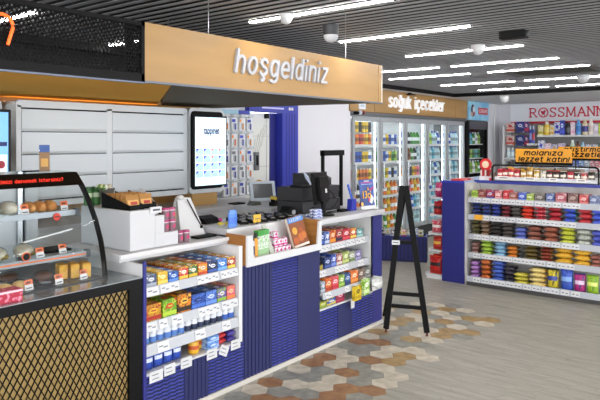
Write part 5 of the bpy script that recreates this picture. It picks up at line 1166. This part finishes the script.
for k, (y, z, c, nm) in enumerate(((2.02, .0, ('#e8e4d8', '#c89a3c', '#b8862c'), 'white and gold'), (1.92, .0, ('#b82830', '#d85058', '#f0d0c8'), 'red'), (1.80, .0, ('#b02830', '#d04a50', '#2c1c1c'), 'wine red'), (1.86, .045, ('#c02c34', '#e05a60', '#f4e0d8'), 'cherry red'))):
    place(('gt', k), mk(lambda: carton(.10, .08, .045, *c), 'snack_box'), (7.10, y, 1.013 + .0 + z), -PI/2, '%s box at the rear of the gondola top shelf, %s one' % (nm, ORD[k]), 'snack', 'boxes behind the top shelf cartons')
    PROTO[('gt', k)].location.z = 1.0138 + z*1.06
# side of the gondola facing the coolers
for i, (z, dp) in enumerate(((1.005, .15), (.79, .16), (.56, .18), (.36, .18), (.06, .22))):
    s = MB().box(6.93, 8.05, 3.30, 3.30+dp, z-.02, z, M('#d8dadc')).build('side_shelf', gd)
    MB().box(6.92, 8.05, 3.30+dp, 3.30+dp+.012, z-.03, z+.015, WHITE).build('price_rail', s)
    if i == 4: MB().box(6.93, 8.05, 3.30, 3.30+dp, 0, .04, OFFW).build('base', s)
    cs, nm, h = [(('#9a1c50', '#c03a70', '#e8b8c8'), 'magenta', .175), (('#a81c20', '#c82c28', '#2a1414'), 'red and black', .16), (('#c84858', '#d8a8a8', '#f0e4e0'), 'pink and white', .16), (('#c02a20', '#d84a28', '#e8b840'), 'red and yellow', .16), (('#b81c18', '#d8301c', '#201414'), 'scarlet', .22)][i]
    for k in range(3):
        place(('sd', i), mk(lambda: bag(dp-.05, .09, h, *cs), 'snack_bag'), (6.925 + k*.12, 3.304 + dp/2, z), -PI/2 + .15*((i + k) % 3 - 1),
              '%s snack bag, %s from front on %s side shelf facing the coolers' % (nm, ORD[k], ORD[i]), 'snack', 'bags on the gondola side shelves')
# ------------------------------------------------------------------ things on the gondola top
ZG = 1.2158
tr = thing('display_tray', 'long white tray with black tube hoop on the gondola top', 'tray', (7.4, 2.2, ZG))
MB().box(7.22, 7.62, 1.62, 2.77, ZG, ZG+.012, WHITE).box(7.22, 7.232, 1.62, 2.77, ZG, ZG+.055, WHITE).box(7.61, 7.62, 1.62, 2.77, ZG, ZG+.055, WHITE).build('tray_body', tr)
hp = []
for i in range(7): a = PI/2*i/6; hp.append((7.215, 2.80 - .04*(1-math.cos(a)) , 1.405 - .04 + .04*math.sin(a)))
MB().tube([(7.215, 2.80, ZG)] + hp + [(7.215, 1.70, 1.405)] + [(7.215, 1.66 - .04*math.sin(PI/2*i/6), 1.365 + .04*math.cos(PI/2*i/6)) for i in range(7)] + [(7.215, 1.62, ZG)], .011, BLACKM).build('hoop', tr)
MB().box(7.208, 7.222, 1.72, 2.76, 1.392, 1.402, STEEL).build('rail', tr)
tr2 = thing('display_tray', 'white tray with black tube hoop at the right picture edge on gondola', 'tray', (7.4, 1.3, ZG))
MB().box(7.22, 7.62, .75, 1.555, ZG, ZG+.012, WHITE).box(7.22, 7.232, .75, 1.555, ZG, ZG+.03, WHITE).build('tray_body', tr2)
MB().tube([(7.215, 1.585, ZG), (7.215, 1.585, 1.36), (7.215, 1.58, 1.39), (7.215, 1.55, 1.405), (7.215, .8, 1.405)], .011, BLACKM).build('hoop', tr2)
tb = [(2.72, '#c02c3a', '#e05060', 'red', .10), (2.655, '#b82834', '#2a1a18', 'red and black', .11), (2.585, '#d03a44', '#e8a040', 'strawberry red', .115), (2.515, '#b02430', '#e86a70', 'dark red', .10), (2.44, '#c89a2c', '#3a2818', 'gold and brown', .115), (2.365, '#b8862a', '#d8b858', 'gold', .13), (2.29, '#c8a038', '#e8e4dc', 'gold and white', .10), (2.215, '#d8d0c0', '#8a8478', 'grey white', .10), (2.145, '#3c302a', '#b03440', 'brown and red', .10), (2.07, '#2c2420', '#c83a40', 'black and red', .10), (1.995, '#26201c', '#c8b8a0', 'black and cream', .10), (1.92, '#c83c48', '#2a2220', 'coral', .10), (1.845, '#30302c', '#d8d4c8', 'charcoal', .09), (1.775, '#b84048', '#e8c0b8', 'rose red', .09), (1.70, '#28241f', '#8a8070', 'dark brown', .10)]
for k, (y, a, c, nm, h) in enumerate(tb):
    place(('tb', k), mk(lambda: bag(.071, .054, h*1.3, a, c, '#e8e0d0'), 'candy_bag'), (7.234, y, ZG+.012), -PI/2, '%s candy bag, %s from left in the white gondola tray' % (nm, ORD[k]), 'candy', 'candy bags in the white tray')
for k, (y, c) in enumerate(((2.64, '#a87a40'), (2.42, '#b8923c'), (2.18, '#b0a080'), (1.95, '#8a7a6a'))):
    q = MB().box(7.40, 7.58, y-.10, y+.10, ZG+.013, ZG+.15, M(c)); q.box(7.395, 7.40, y-.09, y+.09, ZG+.10, ZG+.14, M(dull(c, .75))); one(q, 'kraft_carton', 'kraft carton, %s from left at the back of the white tray' % ORD[k], 'carton', 'cartons behind the candy bags')
for k, (y, w) in enumerate(((2.67, .13), (2.36, .12), (2.10, .09), (1.80, .10))):
    one(MB().box(7.214, 7.219, y-w/2, y+w/2, ZG+.02, ZG+.06, M('#efece6')).box(7.213, 7.214, y-w/2+.01, y+w/2-.02, ZG+.035, ZG+.045, INK), 'price_card', 'white price card, %s from left clipped to the white tray' % ORD[k], 'card', 'cards on the white tray')
for k, y in enumerate((1.50, 1.42, 1.34, 1.26)):
    c = [('#c8a84a', '#3a2c20'), ('#c03a44', '#e8d8c8'), ('#3c3c38', '#c8b080'), ('#b03040', '#20181a')][k]
    place(('tc', k), mk(lambda: bag(.07, .06, .11, *c), 'candy_bag'), (7.25, y, ZG+.012), -PI/2, '%s candy bag, %s from left in the right hand tray' % (['tan', 'red', 'grey', 'wine'][k], ORD[k]), 'candy', 'candy bags in the right tray')
# red sweets stand at the ledge corner
t = thing('sweets_stand', 'red and white sweets stand at the left corner of the gondola top', 'stand', (7.3, 2.93, ZG))
MB().box(7.26, 7.36, 2.84, 2.98, ZG, ZG+.05, M('#e4e0e0')).build('base', t); MB().box(7.27, 7.36, 2.86, 2.97, ZG+.05, ZG+.13, M('#c02c30')).build('body', t)
q = MB(); q.lathe([(.075, 0), (.075, .012)], (7.31, 2.92, ZG+.19), M('#d02c2c'), 18, 'x'); q.ball((7.305, 2.92, ZG+.19), .045, M('#e8d0b0'), sx=.2); q.build('topper', t)
for k in range(4): MB().box(7.255, 7.262, 2.865 + k*.027, 2.882 + k*.027, ZG+.055, ZG+.125, M(['#8a1c20', '#e8e0d8', '#b02428', '#e8e0d8'][k])).build('stripe', t)
q = MB(); q.box(7.24, 7.35, 2.80, 2.835, ZG, ZG+.10, M('#8a7a70')); q.box(7.238, 7.24, 2.80, 2.835, ZG+.02, ZG+.06, M('#d8ccc8')); one(q, 'sweets_box', 'brown and white box beside the red sweets stand', 'box')
one(MB().box(7.22, 7.30, 2.85 - .045, 2.85 - .01, ZG, ZG+.03, M('#c82c34')), 'sweets_box', 'small red box in front of the red sweets stand', 'box')
for k in range(4): one(MB().box(6.93 + k*.09, 7.01 + k*.09, 3.06, 3.20, ZG, ZG+.022, M(['#c84040', '#d87070', '#b83a3a', '#d0b0a8'][k])), 'sweets_box', 'flat reddish box, %s along the blue end top' % ORD[k], 'box', 'flat boxes on the end top')
# yellow hanging slogans
AMB = M('#e0991c', .45)
s1 = thing('slogan_sign', 'amber sign with black slogan over the white candy tray', 'sign', (7.3, 2.23, 1.42))
b = MB(); b.box(7.295, 7.305, 1.915, 2.545, 1.447, 1.602, AMB); b.build('panel', s1)
b = MB(); b.box(7.285, 7.315, 1.91, 2.55, 1.418, 1.447, BLACKM); b.build('base_bar', s1)
for y in (2.35, 2.1): MB().box(7.293, 7.307, y-.008, y+.008, ZG+.0128, 1.418, DGREY).build('post', s1)
strokes('molanıza', (7.294, 2.45, 1.525), (0, -1, 0), .43, .052, .0125, .002, BLACK, each=s1, shear=.2, asc=1.25); strokes('lezzet katın!', (7.294, 2.515, 1.452), (0, -1, 0), .57, .052, .0125, .002, BLACK, each=s1, shear=.2, asc=1.25)
s2 = thing('slogan_sign', 'amber sign with black slogan running out of the right edge', 'sign', (7.78, 1.5, 1.42))
b = MB(); b.box(7.775, 7.785, 1.25, 2.2, 1.487, 1.625, AMB); b.build('panel', s2); b = MB(); b.box(7.77, 7.79, 1.25, 2.2, 1.46, 1.487, BLACKM); b.build('base_bar', s2)
for y in (2.0, 1.5): MB().box(7.773, 7.787, y-.008, y+.008, ZG, 1.46, DGREY).build('post', s2)
strokes('atıştırmalık', (7.774, 2.14, 1.565), (0, -1, 0), .52, .05, .0115, .002, BLACK, each=s2, shear=.2, asc=1.25); strokes('lezzetleri', (7.774, 2.10, 1.502), (0, -1, 0), .45, .05, .0125, .002, BLACK, each=s2, shear=.2, asc=1.25)

# ================================================================== ROSSMANN WALL
XW = 13.28
bs = thing('wall_shelving', 'tall grey wall shelving with cosmetics behind the gondola', 'shelving', (13.1, 3.4, 0))
b = MB(); b.box(XW-.03, XW+.02, 1.6, 4.74, 0, 2.10, M('#8f8d8c', .6)); b.build('back_panel', bs)
b = MB(); b.box(12.78, XW-.03, 4.72, 4.74, 0, 2.0, WHITE); b.build('side_panel', bs)
b = MB(); b.box(XW-.05, XW-.03, 1.6, 4.72, 2.055, 2.10, M('#c82038')); b.build('red_band', bs)
SHZ = [1.80, 1.47, 1.30, 1.02]
for z in (1.81, 1.42, 1.10, .75): MB().box(12.84, XW-.03, 1.6, 4.05, z-.035, z, WHITE).build('shelf', bs)
bd = thing('shop_sign', 'white board with red lettering on the far wall', 'sign', (XW, 3.6, 2.10))
b = MB(); b.box(XW-.02, XW+.019, 1.6, 4.74, 2.105, 2.475, M('#e4e6ec', .5)); b.build('board', bd)
RR = M('#c4203a', .45)
strokes('R', (XW-.02, 4.325, 2.185), (0, -1, 0), .155, .205, .024, .01, RR, each=bd); strokes('SSMANN', (XW-.02, 3.92, 2.185), (0, -1, 0), 1.05, .205, .024, .01, RR, each=bd, gap=.30)
q = MB(); n = 28
for i in range(n):
    a, c = 2*PI*i/n, 2*PI*(i+1)/n; r0, r1 = .083, .105
    q.prism([(XW-.02, 4.045 + r*math.cos(t), 2.287 + r*math.sin(t)) for r, t in ((r0, a), (r1, a), (r1, c), (r0, c))], (-.01, 0, 0), RR)
for p, r in (((4.045, 2.28), .035), ((4.075, 2.30), .022), ((4.02, 2.315), .02)): q.lathe([(r, 0), (r, -.008)], (XW-.02, *p), RR, 12, 'x')
for a, c in (((4.06, 2.26), (4.085, 2.22)), ((4.03, 2.26), (4.02, 2.215)), ((4.02, 2.31), (3.985, 2.335)), ((4.075, 2.30), (4.10, 2.33))): bar2(q, (XW-.024, *a), (XW-.024, *c), (0, 1, 0), .014, (1, 0, 0), .008, RR)
q.build('emblem', bd)
def ros(kind, y, z, w, h, cs, nm, k, place_name, x=12.86):
    key = ('ro', kind, w, h, cs)
    if kind == 'fl': mkf = mk(lambda: flacon(w, w*.6, h, *cs), 'cosmetic_bottle')
    else: mkf = mk(lambda: carton(w, .06, h, *cs), 'cosmetic_box')
    place(key, mkf, (x, y, z), -PI/2, '%s %s, %s from left on the %s' % (nm, 'bottle' if kind == 'fl' else 'package', ORD[k], place_name), 'cosmetics', 'cosmetics on the %s' % place_name)
up_ = [('bx', 3.98, .10, .20, ('#e8e4b0', '#c8b040', '#f4f0d8'), 'pale yellow'), ('fl', 3.86, .12, .27, ('#e8c03c', '#f0d870', '#e8e0d0'), 'yellow'), ('bx', 3.755, .08, .20, ('#ece8d8', '#d8a83c', '#e8b83a'), 'cream'), ('bx', 3.655, .11, .26, ('#e0e4f4', '#2c3cb0', '#2c3cb0'), 'white and blue'), ('bx', 3.56, .09, .29, ('#2c3ca8', '#4a5cd0', '#d8e0f4'), 'blue'), ('fl', 3.455, .11, .25, ('#26262a', '#5a5a60', '#1a1a1c'), 'black'), ('bx', 3.36, .08, .25, ('#ecdce4', '#e0a8c0', '#f4e8f0'), 'pale pink'), ('fl', 3.26, .10, .30, ('#5a9ad8', '#3c7ac8', '#6aaae8'), 'sky blue'), ('fl', 3.14, .11, .30, ('#d8c8a8', '#3c3c8a', '#e0d0b0'), 'beige'), ('fl', 3.03, .10, .31, ('#ece4dc', '#d8c8c0', '#e8e0d8'), 'ivory'), ('bx', 2.935, .08, .21, ('#e0d8e4', '#c8b8d0', '#f0e8f4'), 'lilac'), ('bx', 2.84, .10, .22, ('#c8d83a', '#a8c030', '#f0f4a0'), 'lime'), ('bx', 2.74, .10, .22, ('#4a2c20', '#e08030', '#c8a080'), 'brown')]
for k, (kd, y, w, h, cs, nm) in enumerate(up_): ros(kd, y, 1.81, w, h, cs, nm, k, 'upper wall shelf')
lo_ = [('bx', 3.97, .12, .28, ('#ecebf0', '#3c48b0', '#5a68c8'), 'white'), ('bx', 3.84, .12, .22, ('#e8e0ec', '#e090c0', '#f4e8f0'), 'pinkish'), ('bx', 3.71, .12, .20, ('#e4dcf0', '#4a50b0', '#e8b83c'), 'lilac white'), ('bx', 3.57, .13, .22, ('#c8b8d8', '#e0d8ec', '#f0ecf4'), 'violet'), ('fl', 3.46, .07, .19, ('#8a3048', '#e0a0b0', '#302028'), 'plum'), ('fl', 3.37, .09, .29, ('#c8dcc8', '#6a9a6a', '#e0e8e0'), 'pale green'), ('fl', 3.27, .07, .27, ('#7a4a34', '#b07a58', '#4a2c20'), 'brown'), ('fl', 3.18, .09, .25, ('#a8c8d8', '#d8e8f0', '#8ab0c8'), 'ice blue'), ('bx', 3.07, .10, .20, ('#e8ecf0', '#3c58a8', '#2c4898'), 'white and navy'), ('bx', 2.955, .10, .20, ('#e4e8ee', '#40589c', '#38508c'), 'pale blue'), ('bx', 2.83, .12, .24, ('#3c5a48', '#6a8a78', '#2c3c34'), 'dark green'), ('bx', 2.72, .09, .26, ('#2c40b8', '#6a80e0', '#e0e8f8'), 'royal blue')]
for k, (kd, y, w, h, cs, nm) in enumerate(lo_): ros(kd, y, 1.42, w, h, cs, nm, k, 'lower wall shelf')
b2_ = [('#3c50c0', 'blue'), ('#4a68d0', 'cobalt'), ('#8ab0e0', 'sky'), ('#c8d4e0', 'grey blue'), ('#d88a90', 'salmon'), ('#e07a80', 'coral'), ('#b8d0e8', 'pale blue')]
for k, (c, nm) in enumerate(b2_): ros('bx', 3.40 - k*.10, 1.10, .085, .20, (c, '#e8ecf4', dull(c, .7)), nm, k, 'low wall shelf')
# pegs on the left half
pg = [(4.60, 1.87, .16, .20, ('#d8d0cc', '#c84a3c', '#b03028'), 'red and white'), (4.39, 1.87, .17, .22, ('#2c3490', '#1c2460', '#d8dcec'), 'dark blue'), (4.262, 1.87, .08, .22, ('#3a2c70', '#c03050', '#e8e0f0'), 'purple'), (4.60, 1.60, .16, .20, ('#d4ccc8', '#c04a3c', '#9a2c24'), 'white and red'), (4.39, 1.59, .17, .22, ('#28307c', '#1a2058', '#d0d8e8'), 'navy'), (4.262, 1.59, .08, .22, ('#32285c', '#b02c4c', '#e0d8ec'), 'plum')]
for k, (y, z, w, h, cs, nm) in enumerate(pg):
    o = MB()
    def hang():
        q = carton(w, .05, h, *cs); q.box(-.006, .006, .05, .40, h*.85, h*.85+.012, STEEL); return q.build('hanging_pack', org=(0, 0, 0))
    place(('pg', k), hang, (12.85, y, z), -PI/2, '%s pack on a peg, %s one at the wall shelving left' % (nm, ORD[k]), 'cosmetics', 'packs on the wall pegs')
for k, (y, c1, c2, nm) in enumerate(((4.185, '#2c3c9a', '#8a98d8', 'blue'), (4.125, '#4a5cb0', '#c84858', 'light blue'))):
    ros('fl', y, 1.64, .055, .36, (c1, c2, '#c8d0e8'), nm, k, 'tall spray row', 12.85)
for k, (y, c1, c2, nm) in enumerate(((4.06, '#8a9a6a', '#d8d8c8', 'olive'), (3.995, '#4a3a34', '#8a8478', 'dark brown'))):
    pass
MB().box(12.80, XW-.03, 4.05, 4.24, 1.60, 1.64, WHITE).build('small_shelf', bs)
MB().box(12.80, XW-.03, 4.08, 4.72, 1.30, 1.335, WHITE).build('shelf', bs)
rw = [('#c8dce4', '#e0ecf0', 'pale blue'), ('#a8c8d8', '#d8e8ec', 'ice'), ('#d88a30', '#e8d0a0', 'orange'), ('#e09a3a', '#f0e0c0', 'amber'), ('#d8842c', '#e8c890', 'deep orange'), ('#8a9098', '#c8ccd0', 'grey'), ('#5a6068', '#b0b8c0', 'slate')]
for k, (c1, c2, nm) in enumerate(rw): ros('fl', 4.64 - k*.085, 1.335, .078, .18 + .03*(k < 2), (c1, c2, '#e8e8e8' if k < 2 else c1), nm, k, 'left small bottle row', 12.84)
MB().box(12.80, XW-.03, 4.08, 4.72, 1.02, 1.05, WHITE).build('shelf', bs)
rw = [('#3c3c34', '#e8c030', 'yellow banded'), ('#8ab0c8', '#c8dce8', 'blue'), ('#6a6058', '#a89888', 'brown'), ('#c8ccd0', '#8890a0', 'silver')]
for k, (c1, c2, nm) in enumerate(rw): ros('fl', 4.62 - k*.15, 1.05, .12, .20, (c1, c2, c1), nm, k, 'left lowest visible row', 12.84)

# ================================================================== LIGHT, WORLD, CAMERA
w = bpy.data.worlds.new('shop_front_daylight'); SC.world = w; w.use_nodes = True
bg = w.node_tree.nodes['Background']; bg.inputs[0].default_value = (.92, .95, 1, 1); bg.inputs[1].default_value = 5.0

cam = bpy.data.cameras.new('camera'); co = bpy.data.objects.new('camera', cam); C.objects.link(co)
f = 614.0; cam.sensor_width = 36; cam.lens = f/600*36; cam.shift_y = -59.5/600; cam.clip_start = .05
yaw = math.atan2(490, 614)           # counter direction (x) lies this far right of the view axis
co.location = (0, 0, 1.7)
co.rotation_euler = (PI/2, 0, yaw - PI/2)
SC.camera = co
vs = SC.view_settings; vs.view_transform = 'Standard'; vs.look = 'None'; vs.gamma = 1; vs.use_curve_mapping = False; vs.exposure = 0.32
SC.cycles.max_bounces = 8; SC.cycles.transparent_max_bounces = 16; SC.cycles.sample_clamp_indirect = 4
